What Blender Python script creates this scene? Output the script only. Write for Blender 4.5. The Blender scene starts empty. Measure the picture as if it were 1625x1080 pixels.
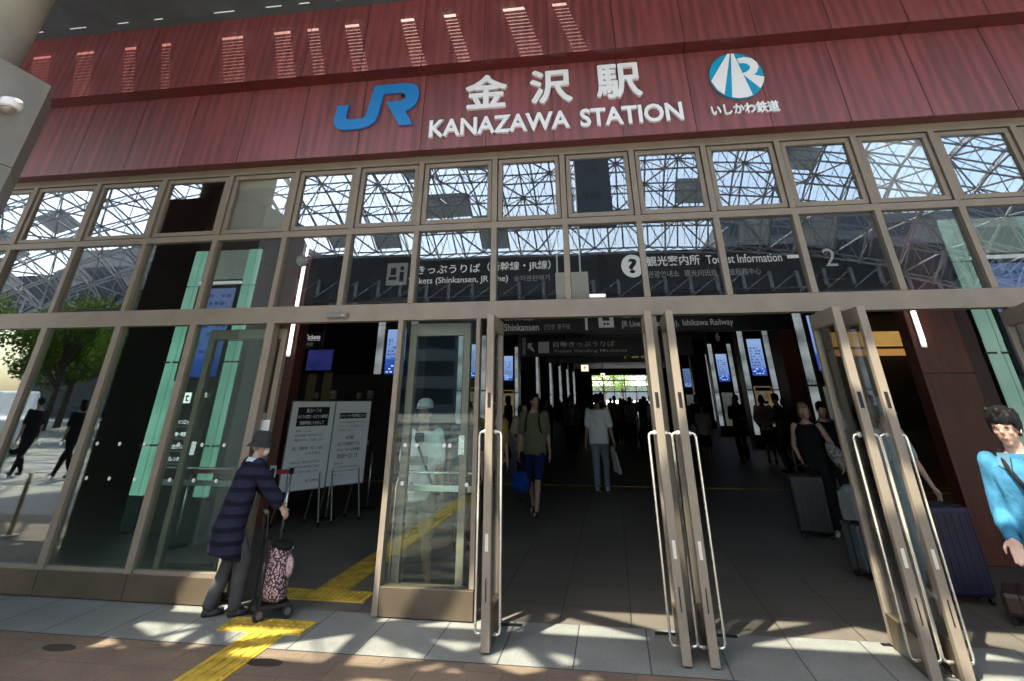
import bpy, bmesh, math, random
from mathutils import Vector, Matrix
R = math.radians
random.seed(7)
scene = bpy.context.scene
COL = scene.collection

# ------------------------------------------------------------------ camera
def set_camera():
    f, cy, yaw, pitch, roll = 860.0, 148.62, -0.16120, 0.51208, -0.00095
    cyw, syw = math.cos(yaw), math.sin(yaw)
    fwd0 = Vector((syw, cyw, 0)); right0 = Vector((cyw, -syw, 0)); up0 = Vector((0, 0, 1))
    fwd = fwd0*math.cos(pitch) + up0*math.sin(pitch)
    up = up0*math.cos(pitch) - fwd0*math.sin(pitch)
    r = right0*math.cos(roll) + up*math.sin(roll)
    u = up*math.cos(roll) - right0*math.sin(roll)
    cd = bpy.data.cameras.new("camera"); co = bpy.data.objects.new("camera", cd); COL.objects.link(co)
    cd.sensor_width = 36.0; cd.sensor_fit = 'HORIZONTAL'
    cd.lens = f/1625.0*36.0
    cd.shift_y = -(540.0-cy)/1625.0
    cd.clip_start = 0.05; cd.clip_end = 2000
    m = Matrix(((r.x, u.x, -fwd.x, 0), (r.y, u.y, -fwd.y, -6.034), (r.z, u.z, -fwd.z, 1.65), (0, 0, 0, 1)))
    co.matrix_world = m
    scene.camera = co
set_camera()

# ------------------------------------------------------------------ world, sun, exposure
SUN_EL = R(58.0)
SUN_H = Vector((0.5, 0.866, 0)).normalized()          # the way the light travels over the ground
world = bpy.data.worlds.new("World"); scene.world = world; world.use_nodes = True
nt = world.node_tree; nt.nodes.clear()
wo = nt.nodes.new('ShaderNodeOutputWorld'); bg = nt.nodes.new('ShaderNodeBackground')
sky = nt.nodes.new('ShaderNodeTexSky'); sky.sky_type = 'NISHITA'; sky.sun_disc = False
sky.sun_elevation = SUN_EL
to_sun = -SUN_H
sky.sun_rotation = math.atan2(to_sun.x, to_sun.y)
sky.air_density = 1.3; sky.dust_density = 2.5; sky.ozone_density = 1.0
bg.inputs['Strength'].default_value = 0.15
nt.links.new(sky.outputs[0], bg.inputs[0]); nt.links.new(bg.outputs[0], wo.inputs[0])
sl = bpy.data.lights.new("sun", 'SUN'); sl.energy = 2.5; sl.angle = R(0.53); sl.color = (1.0, 0.93, 0.77)
so = bpy.data.objects.new("sun", sl); COL.objects.link(so)
d = Vector((SUN_H.x*math.cos(SUN_EL), SUN_H.y*math.cos(SUN_EL), -math.sin(SUN_EL)))
so.rotation_euler = d.to_track_quat('-Z', 'Y').to_euler(); so.location = (-10, -20, 40)
scene.view_settings.view_transform = 'Standard'; scene.view_settings.look = 'None'
scene.view_settings.gamma = 1.0; scene.view_settings.use_curve_mapping = False
scene.view_settings.exposure = 2.65
scene.render.engine = 'CYCLES'
cy = scene.cycles
cy.use_denoising = True
cy.max_bounces = 10; cy.transparent_max_bounces = 24; cy.glossy_bounces = 5; cy.diffuse_bounces = 4
cy.transmission_bounces = 6; cy.caustics_reflective = False; cy.caustics_refractive = False
cy.sample_clamp_indirect = 6.0

# ------------------------------------------------------------------ materials
MATS = {}
def mat(name, col, rough=0.5, metal=0.0, var=0.0, scale=8.0, bump=0.0, stretch=(1, 1, 1), emit=None, estr=0.0, spec=0.5, col2=None, coat=0.0, detail=6.0):
    if name in MATS: return MATS[name]
    m = bpy.data.materials.new(name); m.use_nodes = True
    n = m.node_tree.nodes; l = m.node_tree.links; b = n['Principled BSDF']
    b.inputs['Base Color'].default_value = (*col, 1); b.inputs['Roughness'].default_value = rough
    b.inputs['Metallic'].default_value = metal; b.inputs['Specular IOR Level'].default_value = spec
    b.inputs['Coat Weight'].default_value = coat
    if emit is not None:
        b.inputs['Emission Color'].default_value = (*emit, 1); b.inputs['Emission Strength'].default_value = estr
    if var > 0 or bump > 0 or col2 is not None:
        tc = n.new('ShaderNodeTexCoord'); mp = n.new('ShaderNodeMapping'); mp.inputs['Scale'].default_value = stretch
        l.new(tc.outputs['Object'], mp.inputs['Vector'])
        ns = n.new('ShaderNodeTexNoise'); ns.inputs['Scale'].default_value = scale; ns.inputs['Detail'].default_value = detail
        l.new(mp.outputs[0], ns.inputs['Vector'])
        if var > 0 or col2 is not None:
            rp = n.new('ShaderNodeValToRGB'); rp.color_ramp.elements[0].position = 0.32; rp.color_ramp.elements[1].position = 0.68
            c2 = col2 if col2 is not None else tuple(min(1, c*(1+var)) for c in col)
            c1 = col if col2 is not None else tuple(c*(1-var) for c in col)
            rp.color_ramp.elements[0].color = (*c1, 1); rp.color_ramp.elements[1].color = (*c2, 1)
            l.new(ns.outputs['Fac'], rp.inputs[0]); l.new(rp.outputs[0], b.inputs['Base Color'])
            mr = n.new('ShaderNodeMapRange'); mr.inputs['To Min'].default_value = max(0.02, rough*0.8); mr.inputs['To Max'].default_value = min(1, rough*1.25)
            l.new(ns.outputs['Fac'], mr.inputs['Value']); l.new(mr.outputs[0], b.inputs['Roughness'])
        if bump > 0:
            bp = n.new('ShaderNodeBump'); bp.inputs['Strength'].default_value = bump; bp.inputs['Distance'].default_value = 0.02
            l.new(ns.outputs['Fac'], bp.inputs['Height']); l.new(bp.outputs[0], b.inputs['Normal'])
    MATS[name] = m
    return m

def glass_mat(name, tint, refl0, reflmax, rough=0.0, wob=0.0):
    """architectural glass: see-through with tint, mirror that grows towards grazing angles"""
    m = bpy.data.materials.new(name); m.use_nodes = True
    n = m.node_tree.nodes; l = m.node_tree.links; n.clear()
    o = n.new('ShaderNodeOutputMaterial'); mx = n.new('ShaderNodeMixShader')
    tr = n.new('ShaderNodeBsdfTransparent'); tr.inputs[0].default_value = (*tint, 1)
    gl = n.new('ShaderNodeBsdfGlossy'); gl.inputs['Roughness'].default_value = rough; gl.inputs['Color'].default_value = (0.93, 0.97, 1.0, 1)
    lw = n.new('ShaderNodeLayerWeight'); lw.inputs['Blend'].default_value = 0.35
    mr = n.new('ShaderNodeMapRange'); mr.inputs['To Min'].default_value = refl0; mr.inputs['To Max'].default_value = reflmax
    l.new(lw.outputs['Facing'], mr.inputs['Value']); l.new(mr.outputs[0], mx.inputs[0])
    if wob > 0:
        tc = n.new('ShaderNodeTexCoord'); ns = n.new('ShaderNodeTexNoise'); ns.inputs['Scale'].default_value = 0.9; ns.inputs['Detail'].default_value = 1.0
        bp = n.new('ShaderNodeBump'); bp.inputs['Strength'].default_value = wob; bp.inputs['Distance'].default_value = 0.02
        l.new(tc.outputs['Object'], ns.inputs['Vector']); l.new(ns.outputs['Fac'], bp.inputs['Height']); l.new(bp.outputs[0], gl.inputs['Normal'])
    l.new(tr.outputs[0], mx.inputs[1]); l.new(gl.outputs[0], mx.inputs[2]); l.new(mx.outputs[0], o.inputs[0])
    MATS[name] = m
    return m

EM = 0.28
def emis(name, col, s, col2=None, scale=4.0, stretch=(1, 1, 1)):
    """something that gives off light, uneven when col2 is given"""
    if name in MATS: return MATS[name]
    m = bpy.data.materials.new(name); m.use_nodes = True
    n = m.node_tree.nodes; l = m.node_tree.links; b = n['Principled BSDF']
    b.inputs['Base Color'].default_value = tuple(c*0.5 for c in col)+(1,); b.inputs['Roughness'].default_value = 0.25
    b.inputs['Emission Color'].default_value = (*col, 1); b.inputs['Emission Strength'].default_value = s*EM
    if col2 is not None:
        tc = n.new('ShaderNodeTexCoord'); mp = n.new('ShaderNodeMapping'); mp.inputs['Scale'].default_value = stretch
        ns = n.new('ShaderNodeTexNoise'); ns.inputs['Scale'].default_value = scale; ns.inputs['Detail'].default_value = 3
        rp = n.new('ShaderNodeValToRGB'); rp.color_ramp.elements[0].position = 0.35; rp.color_ramp.elements[1].position = 0.65
        rp.color_ramp.elements[0].color = (*col, 1); rp.color_ramp.elements[1].color = (*col2, 1)
        l.new(tc.outputs['Object'], mp.inputs[0]); l.new(mp.outputs[0], ns.inputs['Vector']); l.new(ns.outputs['Fac'], rp.inputs[0]); l.new(rp.outputs[0], b.inputs['Emission Color'])
    MATS[name] = m
    return m

# ------------------------------------------------------------------ mesh helpers
class MB:
    def __init__(s): s.v = []; s.f = []
    def add(s, vs, fs):
        o = len(s.v); s.v += [tuple(v) for v in vs]; s.f += [tuple(i+o for i in f) for f in fs]; return s
    def box(s, x0, x1, y0, y1, z0, z1, M=None):
        vs = [Vector(p) for p in ((x0,y0,z0),(x1,y0,z0),(x1,y1,z0),(x0,y1,z0),(x0,y0,z1),(x1,y0,z1),(x1,y1,z1),(x0,y1,z1))]
        if M is not None: vs = [M @ v for v in vs]
        return s.add(vs, [(0,3,2,1),(4,5,6,7),(0,1,5,4),(1,2,6,5),(2,3,7,6),(3,0,4,7)])
    def rod(s, p0, p1, r0, r1=None, n=8, caps=True):
        r1 = r0 if r1 is None else r1
        p0 = Vector(p0); p1 = Vector(p1); d = p1-p0
        if d.length < 1e-6: return s
        q = d.to_track_quat('Z', 'Y').to_matrix()
        vs = []
        for p, r in ((p0, r0), (p1, r1)):
            for k in range(n):
                a = 2*math.pi*k/n
                vs.append(p + q @ Vector((math.cos(a)*r, math.sin(a)*r, 0)))
        fs = [(k, (k+1) % n, n+(k+1) % n, n+k) for k in range(n)]
        if caps: fs += [tuple(range(n-1, -1, -1)), tuple(range(n, 2*n))]
        return s.add(vs, fs)
    def tube(s, pts, r, n=10):
        pts = [Vector(p) for p in pts]; rings = []
        for i, p in enumerate(pts):
            t = (pts[min(i+1, len(pts)-1)] - pts[max(i-1, 0)]).normalized()
            q = t.to_track_quat('Z', 'Y').to_matrix()
            rr = r[i] if isinstance(r, (list, tuple)) else r
            rings.append([p + q @ Vector((math.cos(2*math.pi*k/n)*rr, math.sin(2*math.pi*k/n)*rr, 0)) for k in range(n)])
        # keep rings untwisted: rotate each ring to best match the one before
        for i in range(1, len(rings)):
            best = min(range(n), key=lambda o: sum((rings[i][(k+o) % n]-rings[i-1][k]).length_squared for k in range(n)))
            rings[i] = [rings[i][(k+best) % n] for k in range(n)]
        vs = [v for r_ in rings for v in r_]; fs = []
        for i in range(len(rings)-1):
            for k in range(n):
                fs.append((i*n+k, i*n+(k+1) % n, (i+1)*n+(k+1) % n, (i+1)*n+k))
        fs += [tuple(range(n-1, -1, -1)), tuple(range((len(rings)-1)*n, len(rings)*n))]
        return s.add(vs, fs)
    def prism(s, poly, y0, y1):
        """outline given as (x, z), extruded along Y"""
        n = len(poly)
        vs = [(x, y0, z) for x, z in poly] + [(x, y1, z) for x, z in poly]
        fs = [tuple(range(n)), tuple(range(2*n-1, n-1, -1))] + [(k, n+k, n+(k+1) % n, (k+1) % n) for k in range(n)]
        return s.add(vs, fs)
    def lathe(s, prof, c=(0, 0, 0), n=24):
        """profile (r, z) turned round Z"""
        vs = []; fs = []
        for r, z in prof:
            for k in range(n):
                a = 2*math.pi*k/n; vs.append((c[0]+r*math.cos(a), c[1]+r*math.sin(a), c[2]+z))
        for i in range(len(prof)-1):
            for k in range(n): fs.append((i*n+k, i*n+(k+1) % n, (i+1)*n+(k+1) % n, (i+1)*n+k))
        fs += [tuple(range(n-1, -1, -1)), tuple(range((len(prof)-1)*n, len(prof)*n))]
        return s.add(vs, fs)
    def ell(s, c, r, M=None, nu=14, nv=9):
        c = Vector(c); vs = []; fs = []
        for i in range(nv+1):
            t = math.pi*i/nv
            for k in range(nu):
                a = 2*math.pi*k/nu
                v = Vector((r[0]*math.sin(t)*math.cos(a), r[1]*math.sin(t)*math.sin(a), r[2]*math.cos(t)))
                if M is not None: v = M @ v
                vs.append(c+v)
        for i in range(nv):
            for k in range(nu): fs.append((i*nu+k, (i+1)*nu+k, (i+1)*nu+(k+1) % nu, i*nu+(k+1) % nu))
        return s.add(vs, fs)
    def mesh(s, name, smooth=False):
        me = bpy.data.meshes.new(name); me.from_pydata(s.v, [], s.f); me.update()
        bm = bmesh.new(); bm.from_mesh(me); bmesh.ops.remove_doubles(bm, verts=bm.verts, dist=1e-6)
        bmesh.ops.recalc_face_normals(bm, faces=bm.faces); bm.to_mesh(me); bm.free()
        if smooth:
            for p in me.polygons: p.use_smooth = True
        return me
    def build(s, name, m, parent=None, smooth=False, bevel=0.0, loc=None):
        o = bpy.data.objects.new(name, s.mesh(name, smooth)); COL.objects.link(o)
        o.data.materials.append(m)
        if parent is not None: o.parent = parent
        if loc is not None: o.location = loc
        if bevel > 0:
            b = o.modifiers.new('bevel', 'BEVEL'); b.width = bevel; b.segments = 2; b.limit_method = 'ANGLE'
        return o

def tag(o, label=None, cat=None, group=None, kind=None):
    if label: o['label'] = label
    if cat: o['category'] = cat
    if group: o['group'] = group
    if kind: o['kind'] = kind
    return o
def empty(name, loc, label, cat, group=None, rz=0.0):
    o = bpy.data.objects.new(name, None); COL.objects.link(o); o.location = loc; o.rotation_euler = (0, 0, rz)
    o.empty_display_size = 0.1
    return tag(o, label, cat, group)
def copy_tree(o, parent=None):
    c = o.copy(); COL.objects.link(c)
    if parent is not None: c.parent = parent
    for ch in list(o.children): copy_tree(ch, c)
    return c

BENCH = bpy.data.scenes.new("bench")          # scratch scene where modifiers and lettering are turned into plain meshes
def evaluated_mesh(o):
    BENCH.collection.objects.link(o)
    with bpy.context.temp_override(scene=BENCH, view_layer=BENCH.view_layers[0]):
        dg = bpy.context.evaluated_depsgraph_get(); dg.update()
    me = bpy.data.meshes.new_from_object(o.evaluated_get(dg))
    BENCH.collection.objects.unlink(o)
    return me
def text_mesh(body, bold=0.0, extrude=0.0, spacing=1.0):
    cu = bpy.data.curves.new("t", 'FONT'); cu.body = body; cu.size = 1.0; cu.offset = bold; cu.extrude = extrude; cu.space_character = spacing
    cu.resolution_u = 3
    o = bpy.data.objects.new("t", cu)
    me = evaluated_mesh(o)
    bpy.data.objects.remove(o); bpy.data.curves.remove(cu)
    me.materials.clear()
    return me
def put_text(name, body, m, x0, x1, z0, z1, y, parent=None, bold=0.0, extrude=0.0, spacing=1.0, keep=False, align='C', rot=None, slant=0.0, fat=0.0):
    """fit writing into the box x0..x1, z0..z1 of a wall facing -Y at y (coordinates local to the parent)"""
    me = text_mesh(body, bold, extrude, spacing)
    xs = [v.co.x for v in me.vertices]; ys = [v.co.y for v in me.vertices]
    if not xs: return None
    bx0, bx1, by0, by1 = min(xs), max(xs), min(ys), max(ys)
    sx = (x1-x0)/max(1e-6, bx1-bx0); sz = (z1-z0)/max(1e-6, by1-by0)
    if keep:
        s_ = min(sx, sz); ox = 0.0 if align == 'L' else ((x1-x0)-(bx1-bx0)*s_)/2
        sx = sz = s_
    else: ox = 0.0
    for v in me.vertices:
        x = (v.co.x-bx0)*sx; z = (v.co.y-by0)*sz
        v.co = Vector((x0+ox+x+slant*z, y-v.co.z, z0+z))
    if fat > 0:      # heavy lettering: the same outline laid several times, each a hair deeper than the last
        vs = [v.co.copy() for v in me.vertices]; fs = [tuple(p.vertices) for p in me.polygons]; mb = MB()
        for k in range(12):
            a = 2*math.pi*k/12
            mb.add([v+Vector((fat*math.cos(a), -0.0002*k, fat*math.sin(a))) for v in vs], fs)
        mb.add([v+Vector((0, -0.0026, 0)) for v in vs], fs)
        me = bpy.data.meshes.new(name); me.from_pydata(mb.v, [], mb.f)
    me.materials.append(m)
    o = bpy.data.objects.new(name, me); COL.objects.link(o)
    if parent is not None: o.parent = parent
    return o

# shared materials
BRONZE = mat('bronze_frame', (0.225, 0.186, 0.140), 0.5, 0.1, 0.10, 5.0)
BRONZE_D = mat('bronze_kick_plate', (0.105, 0.080, 0.052), 0.4, 0.3, 0.16, 3.0)
STEEL = mat('brushed_steel', (0.80, 0.77, 0.68), 0.25, 0.75, 0.06, 12.0)
DARK = mat('black_gap', (0.012, 0.011, 0.011), 0.6)
WHITE = mat('white_paint', (0.82, 0.83, 0.84), 0.35, 0, 0.03, 6)
BLACK = mat('black_plastic', (0.009, 0.009, 0.0095), 0.5, 0, 0.1, 20, spec=0.3)
GLASS = glass_mat('clear_glass', (0.93, 0.94, 0.93), 0.06, 0.65, wob=0.03)
GLASS_UP = glass_mat('coated_glass', (0.90, 0.91, 0.91), 0.072, 0.5, wob=0.05)
GLASS_D = glass_mat('door_leaf_glass', (0.91, 0.965, 0.945), 0.013, 0.30)
GLASS_G = glass_mat('green_tinted_glass', (0.85, 0.945, 0.915), 0.042, 0.42, wob=0.03)
# ------------------------------------------------------------------ ground
def paver_mat(name, c1, c2, mortar, sx, sy, rough=0.75, off=0.5, wear=0.25, msize=0.012, rot=0.0, bumpk=0.25):
    m = bpy.data.materials.new(name); m.use_nodes = True
    n = m.node_tree.nodes; l = m.node_tree.links; b = n['Principled BSDF']; b.inputs['Roughness'].default_value = rough
    tc = n.new('ShaderNodeTexCoord'); mp = n.new('ShaderNodeMapping'); mp.inputs['Rotation'].default_value = (0, 0, rot)
    br = n.new('ShaderNodeTexBrick'); br.inputs['Scale'].default_value = 1.0; br.inputs['Brick Width'].default_value = sx; br.inputs['Row Height'].default_value = sy
    br.offset = off; br.inputs['Mortar Size'].default_value = msize; br.inputs['Mortar Smooth'].default_value = 0.2
    br.inputs['Color1'].default_value = (*c1, 1); br.inputs['Color2'].default_value = (*c2, 1); br.inputs['Mortar'].default_value = (*mortar, 1)
    ns = n.new('ShaderNodeTexNoise'); ns.inputs['Scale'].default_value = 2.3; ns.inputs['Detail'].default_value = 8; ns.inputs['Roughness'].default_value = 0.65
    n2 = n.new('ShaderNodeTexNoise'); n2.inputs['Scale'].default_value = 60; n2.inputs['Detail'].default_value = 3
    l.new(tc.outputs['Object'], mp.inputs[0]); l.new(mp.outputs[0], br.inputs['Vector']); l.new(tc.outputs['Object'], ns.inputs['Vector']); l.new(tc.outputs['Object'], n2.inputs['Vector'])
    mr = n.new('ShaderNodeMapRange'); mr.inputs['From Min'].default_value = 0.3; mr.inputs['From Max'].default_value = 0.7; mr.inputs['To Min'].default_value = 1-wear; mr.inputs['To Max'].default_value = 1+wear*0.6
    m2 = n.new('ShaderNodeMapRange'); m2.inputs['From Min'].default_value = 0.3; m2.inputs['From Max'].default_value = 0.7; m2.inputs['To Min'].default_value = 0.8; m2.inputs['To Max'].default_value = 1.2
    l.new(ns.outputs['Fac'], mr.inputs['Value']); l.new(n2.outputs['Fac'], m2.inputs['Value'])
    mu = n.new('ShaderNodeMath'); mu.operation = 'MULTIPLY'; l.new(mr.outputs[0], mu.inputs[0]); l.new(m2.outputs[0], mu.inputs[1])
    mx = n.new('ShaderNodeMix'); mx.data_type = 'RGBA'; mx.blend_type = 'MULTIPLY'; mx.inputs[0].default_value = 1.0
    l.new(br.outputs['Color'], mx.inputs[6]); l.new(mu.outputs[0], mx.inputs[7]); l.new(mx.outputs[2], b.inputs['Base Color'])
    bp = n.new('ShaderNodeBump'); bp.inputs['Strength'].default_value = bumpk; bp.inputs['Distance'].default_value = 0.006
    inv = n.new('ShaderNodeMath'); inv.operation = 'SUBTRACT'; inv.inputs[0].default_value = 1.0; l.new(br.outputs['Fac'], inv.inputs[1])
    ad = n.new('ShaderNodeMath'); ad.operation = 'MULTIPLY_ADD'; ad.inputs[1].default_value = 0.35; l.new(n2.outputs['Fac'], ad.inputs[0]); l.new(inv.outputs[0], ad.inputs[2])
    l.new(ad.outputs[0], bp.inputs['Height']); l.new(bp.outputs[0], b.inputs['Normal'])
    rr = n.new('ShaderNodeMapRange'); rr.inputs['To Min'].default_value = rough-0.08; rr.inputs['To Max'].default_value = min(1, rough+0.12); l.new(ns.outputs['Fac'], rr.inputs['Value']); l.new(rr.outputs[0], b.inputs['Roughness'])
    MATS[name] = m
    return m
PAVE = paver_mat('forecourt_pavers', (0.195, 0.140, 0.094), (0.155, 0.114, 0.080), (0.085, 0.068, 0.054), 0.60, 0.30, 0.7, 0.5, 0.3, 0.004)
STRIP = paver_mat('grey_granite', (0.225, 0.232, 0.212), (0.185, 0.194, 0.178), (0.045, 0.045, 0.045), 0.54, 0.87, 0.6, 0.0, 0.22, 0.006)
FLOOR = paver_mat('dark_stone_floor', (0.135, 0.120, 0.098), (0.108, 0.096, 0.080), (0.025, 0.022, 0.02), 0.6, 0.6, 0.46, 0.0, 0.2, 0.006)
PLAZ = paver_mat('plaza_granite', (0.37, 0.355, 0.32), (0.31, 0.298, 0.27), (0.16, 0.15, 0.14), 0.9, 0.45, 0.7, 0.5, 0.22, 0.006)
tag(MB().box(-300, 300, -3.6, -0.765, -0.4, 0.0).build('forecourt_paving', PAVE), kind='structure')
tag(MB().box(-300, 300, -300, -3.6005, -0.4, 0.0).build('plaza_granite_ground', PLAZ), kind='structure')
g = MB().box(-20, 20, -0.87, 0.0, -0.3, 0.0).build('granite_pavement', STRIP); g.location = (-2.05+0.54*10, 0.10, 0.004); tag(g, kind='structure')
tag(MB().box(-26, 26, 0.102, 75, -0.4, 0.0).build('hall_floor', FLOOR), kind='structure')

# tactile paving: yellow guiding line with long bars, and warning blocks with domes
YEL = mat('tactile_yellow', (0.47, 0.32, 0.035), 0.65, 0, 0.32, 7, 0.1, detail=8)
tac = empty('tactile_paving', (0, 0, 0), 'yellow tactile guiding line of bars and dotted blocks leading through the left doorway', 'tactile paving'); tac['kind'] = 'structure'
tp = MB()
x0t, x1t = -3.06, -2.74
def line(y0, y1, z):
    tp.box(x0t, x1t, y0, y1, z-0.02, z+0.004)
    y = y0
    while y < y1-0.02:
        ye = min(y+0.30, y1)
        for k in range(4):
            xc = x0t+0.04+k*0.08
            tp.box(xc-0.012, xc+0.012, y+0.012, ye-0.012, z+0.0035, z+0.009)
        y += 0.31
def dots(x0, x1, y0, y1, z):
    tp.box(x0, x1, y0, y1, z-0.02, z+0.0045)
    nx = int((x1-x0)/0.06); ny = int((y1-y0)/0.06)
    for i in range(nx):
        for j in range(ny):
            cx = x0+(i+0.5)*(x1-x0)/nx; cyy = y0+(j+0.5)*(y1-y0)/ny
            tp.lathe([(0.018, 0.0), (0.015, 0.004), (0.009, 0.0058)], (cx, cyy, z+0.004), 8)
line(-14, -0.50, 0.004); dots(-3.36, -2.62, -0.495, -0.20, 0.008); dots(-3.36, -2.44, 0.35, 0.655, 0.004); line(0.66, 7.6, 0.004)
dots(-3.2, -2.6, 7.605, 7.9, 0.004)
tp.build('tile_field', YEL, tac)
yl = MB().box(-9, 8.5, 8.45, 8.58, 0.002, 0.005).build('floor_line', mat('floor_line_yellow', (0.85, 0.55, 0.06), 0.6, 0, 0.15, 8)); tag(yl, kind='structure')

# drain slots and cast covers
def slot(x, y, w=0.2, dp=0.05):
    o = MB().box(-w/2, w/2, -dp/2, dp/2, -0.01, 0.004).build('floor_spring_cover', BLACK, bevel=0.002); o.location = (x, y, 0.006)
    return o
for (x, y, t) in ((-1.06, 0.0, 'dark floor spring plate under the leftmost open leaf'), (0.22, 0.0, 'dark floor spring plate left of the middle pair of leaves'), (0.66, 0.03, 'dark floor spring plate right of the middle pair of leaves'), (1.92, 0.04, 'dark floor spring plate left of the right pair of leaves')):
    tag(slot(x+0.06, y), t, 'floor plate', 'floor spring plates of the swing doors')
for (x, y, t) in ((-4.32, -1.0, 'dark oval drain cover left of the yellow tactile line'), (-2.62, -1.0, 'dark oval drain cover right of the yellow tactile line')):
    o = MB().lathe([(0.10, -0.02), (0.10, 0.004), (0.085, 0.006), (0.02, 0.006)], n=24).build('drain_cover', mat('cast_iron', (0.075, 0.062, 0.052), 0.6, 0.6, 0.2, 30, 0.2)); o.location = (x, y, 0.001); o.scale = (1.35, 0.62, 1); tag(o, t, 'drain cover')
tag(MB().box(-300, 300, 75.01, 400, -0.4, -0.004).build('plaza_ground', mat('plaza_paving', (0.42, 0.41, 0.38), 0.8, 0, 0.1, 1)), kind='structure')
# ------------------------------------------------------------------ curtain wall of the entrance
MUL = [-9.62, -8.63, -7.64, -6.65, -5.655, -4.685, -3.762, -2.935, -2.11, -1.19, -0.38, 0.432, 1.245, 2.05, 2.855, 3.645, 4.45, 5.3, 6.15, 7.0]
ZK, ZL0, ZL1, ZT, ZH = 0.205, 2.385, 2.555, 3.385, 4.235
ROW = [
 'glass entrance wall of bronze frames in two rows of panes above the doors and fixed panes at the left']
cw = empty('curtain_wall', (0, 0, 0), 'bronze framed glass entrance wall with two pane rows above the doors', 'glass wall')
fr = MB()
XL, XR = MUL[0]-0.04, MUL[-1]+0.04
fr.box(XL, XR, 0.0, 0.15, ZL0, ZL1)                       # the deep lintel beam over the doors
fr.box(XL, XR, -0.004, 0.10, ZT-0.04, ZT+0.028)           # transom
fr.box(XL, XR, -0.004, 0.12, ZH-0.045, ZH+0.05)           # head
for x in MUL:
    fr.box(x-0.030, x+0.030, -0.012, 0.115, ZL1-0.0, ZT-0.04)
    fr.box(x-0.030, x+0.030, -0.012, 0.115, ZT+0.028, ZH-0.045)
fr.build('frame', BRONZE, cw)
gp = MB()
for x in MUL[1:-1]:
    for dx in (-0.0355,): pass
sashm = MB(); 
for i in range(len(MUL)-1):
    a, b = MUL[i]+0.030, MUL[i+1]-0.030
    # opening sash of the top row, with a dark gasket gap round it
    s0, s1, z0, z1 = a+0.012, b-0.012, ZT+0.04, ZH-0.057
    w = 0.048
    sm = MB().box(s0, s1, 0.012, 0.075, z0, z0+w).box(s0, s1, 0.012, 0.075, z1-w, z1).box(s0, s0+w, 0.012, 0.075, z0+w, z1-w).box(s1-w, s1, 0.012, 0.075, z0+w, z1-w)
    sm.build('sash', BRONZE, cw, bevel=0.004)
    t = random.uniform(-1, 1)*0.0035
    for (q0, q1, w0, w1) in ((s0+w, s1-w, z0+w, z1-w), (a, b, ZL1, ZT-0.04)):
        tl = random.uniform(-1, 1)*0.005; tw = random.uniform(-1, 1)*0.005
        vs = [(q0, 0.045+t, w0), (q1, 0.045+t+tw*(q1-q0), w0), (q1, 0.045+t+tw*(q1-q0)+tl, w1), (q0, 0.045+t+tl, w1)]
        vs2 = [(x, y+0.010, z) for x, y, z in vs]
        MB().add(vs+vs2, [(0,1,2,3),(7,6,5,4),(0,4,5,1),(1,5,6,2),(2,6,7,3),(3,7,4,0)]).build('pane', GLASS_UP, cw)
for a, b in ((-4.685, -3.762), (2.855, 3.645)):
    MB().box(a+0.05, b-0.05, 0.085, 0.089, ZT+0.05, ZH-0.065).build('infill_panel', mat('infill_olive_grey', (0.40, 0.40, 0.34), 0.7, 0, 0.08, 3), cw)
    MB().box(a+0.05, b-0.05, 0.0795, 0.0845, ZH-0.22, ZH-0.07).build('infill_rail', mat('infill_rail_olive', (0.5, 0.48, 0.38), 0.6), cw)
MB().box(XL, XR, 0.09, 0.11, ZT+0.028, ZT+0.04).box(XL, XR, 0.09, 0.11, ZH-0.057, ZH-0.045).build('gasket', DARK, cw)

# lower fixed panes left of the doorway (and the matching ones far right)
lw = empty('fixed_glazing', (0, 0, 0), 'row of tall fixed panes over bronze kick plates left of the doorways', 'glass wall')
fm = MB(); km = MB()
fixed = [-9.62, -8.63, -7.64, -6.65, -5.655, -4.685, -3.72]
for i, x in enumerate(fixed):
    w = 0.04 if i < len(fixed)-1 else 0.045
    fm.box(x-w, x+w, 0.0, 0.11, ZK+0.0, ZL0)
for i in range(len(fixed)-1):
    a, b = fixed[i]+0.004, fixed[i+1]-0.004
    MB().box(a, b, 0.006, 0.10, 0.012, ZK).build('kick_plate', BRONZE_D, lw, bevel=0.004)
    fm.box(fixed[i]+0.04, fixed[i+1]-0.04, 0.02, 0.08, ZK, ZK+0.03)
    MB().box(fixed[i]+0.04, fixed[i+1]-0.04, 0.045, 0.056, ZK+0.03, ZL0).build('pane', GLASS_G, lw)
fm.build('frame', BRONZE, lw)
DOTM = mat('marker_white', (0.72, 0.72, 0.66), 0.5)
def dot(parent, x, z, y=0.0438):
    o = MB().rod((0, 0, 0), (0, -0.0016, 0), 0.018, n=14).build('marker_dot', DOTM, parent); o.location = (x, y, z); return o
for x in (-7.6+0.2, -7.13, -6.86, -6.47, -6.20, -5.93, -5.485, -5.215, -4.92, -4.52, -4.25, -4.0):
    dot(lw, x, 1.238); dot(lw, x, 0.936)
MB().box(-4.372, -4.318, 0.0425, 0.0442, 1.15, 1.265).build('door_sticker', mat('sticker_green_white', (0.55, 0.70, 0.60), 0.5, 0, 0.3, 60), lw)
rw = empty('side_glazing', (0, 0, 0), 'tall fixed panes at the far right end of the entrance wall', 'glass wall')
fm = MB()
for x in (4.45, 5.3, 6.15, 7.0): fm.box(x-0.04, x+0.04, 0.0, 0.11, ZK, ZL0)
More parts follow.
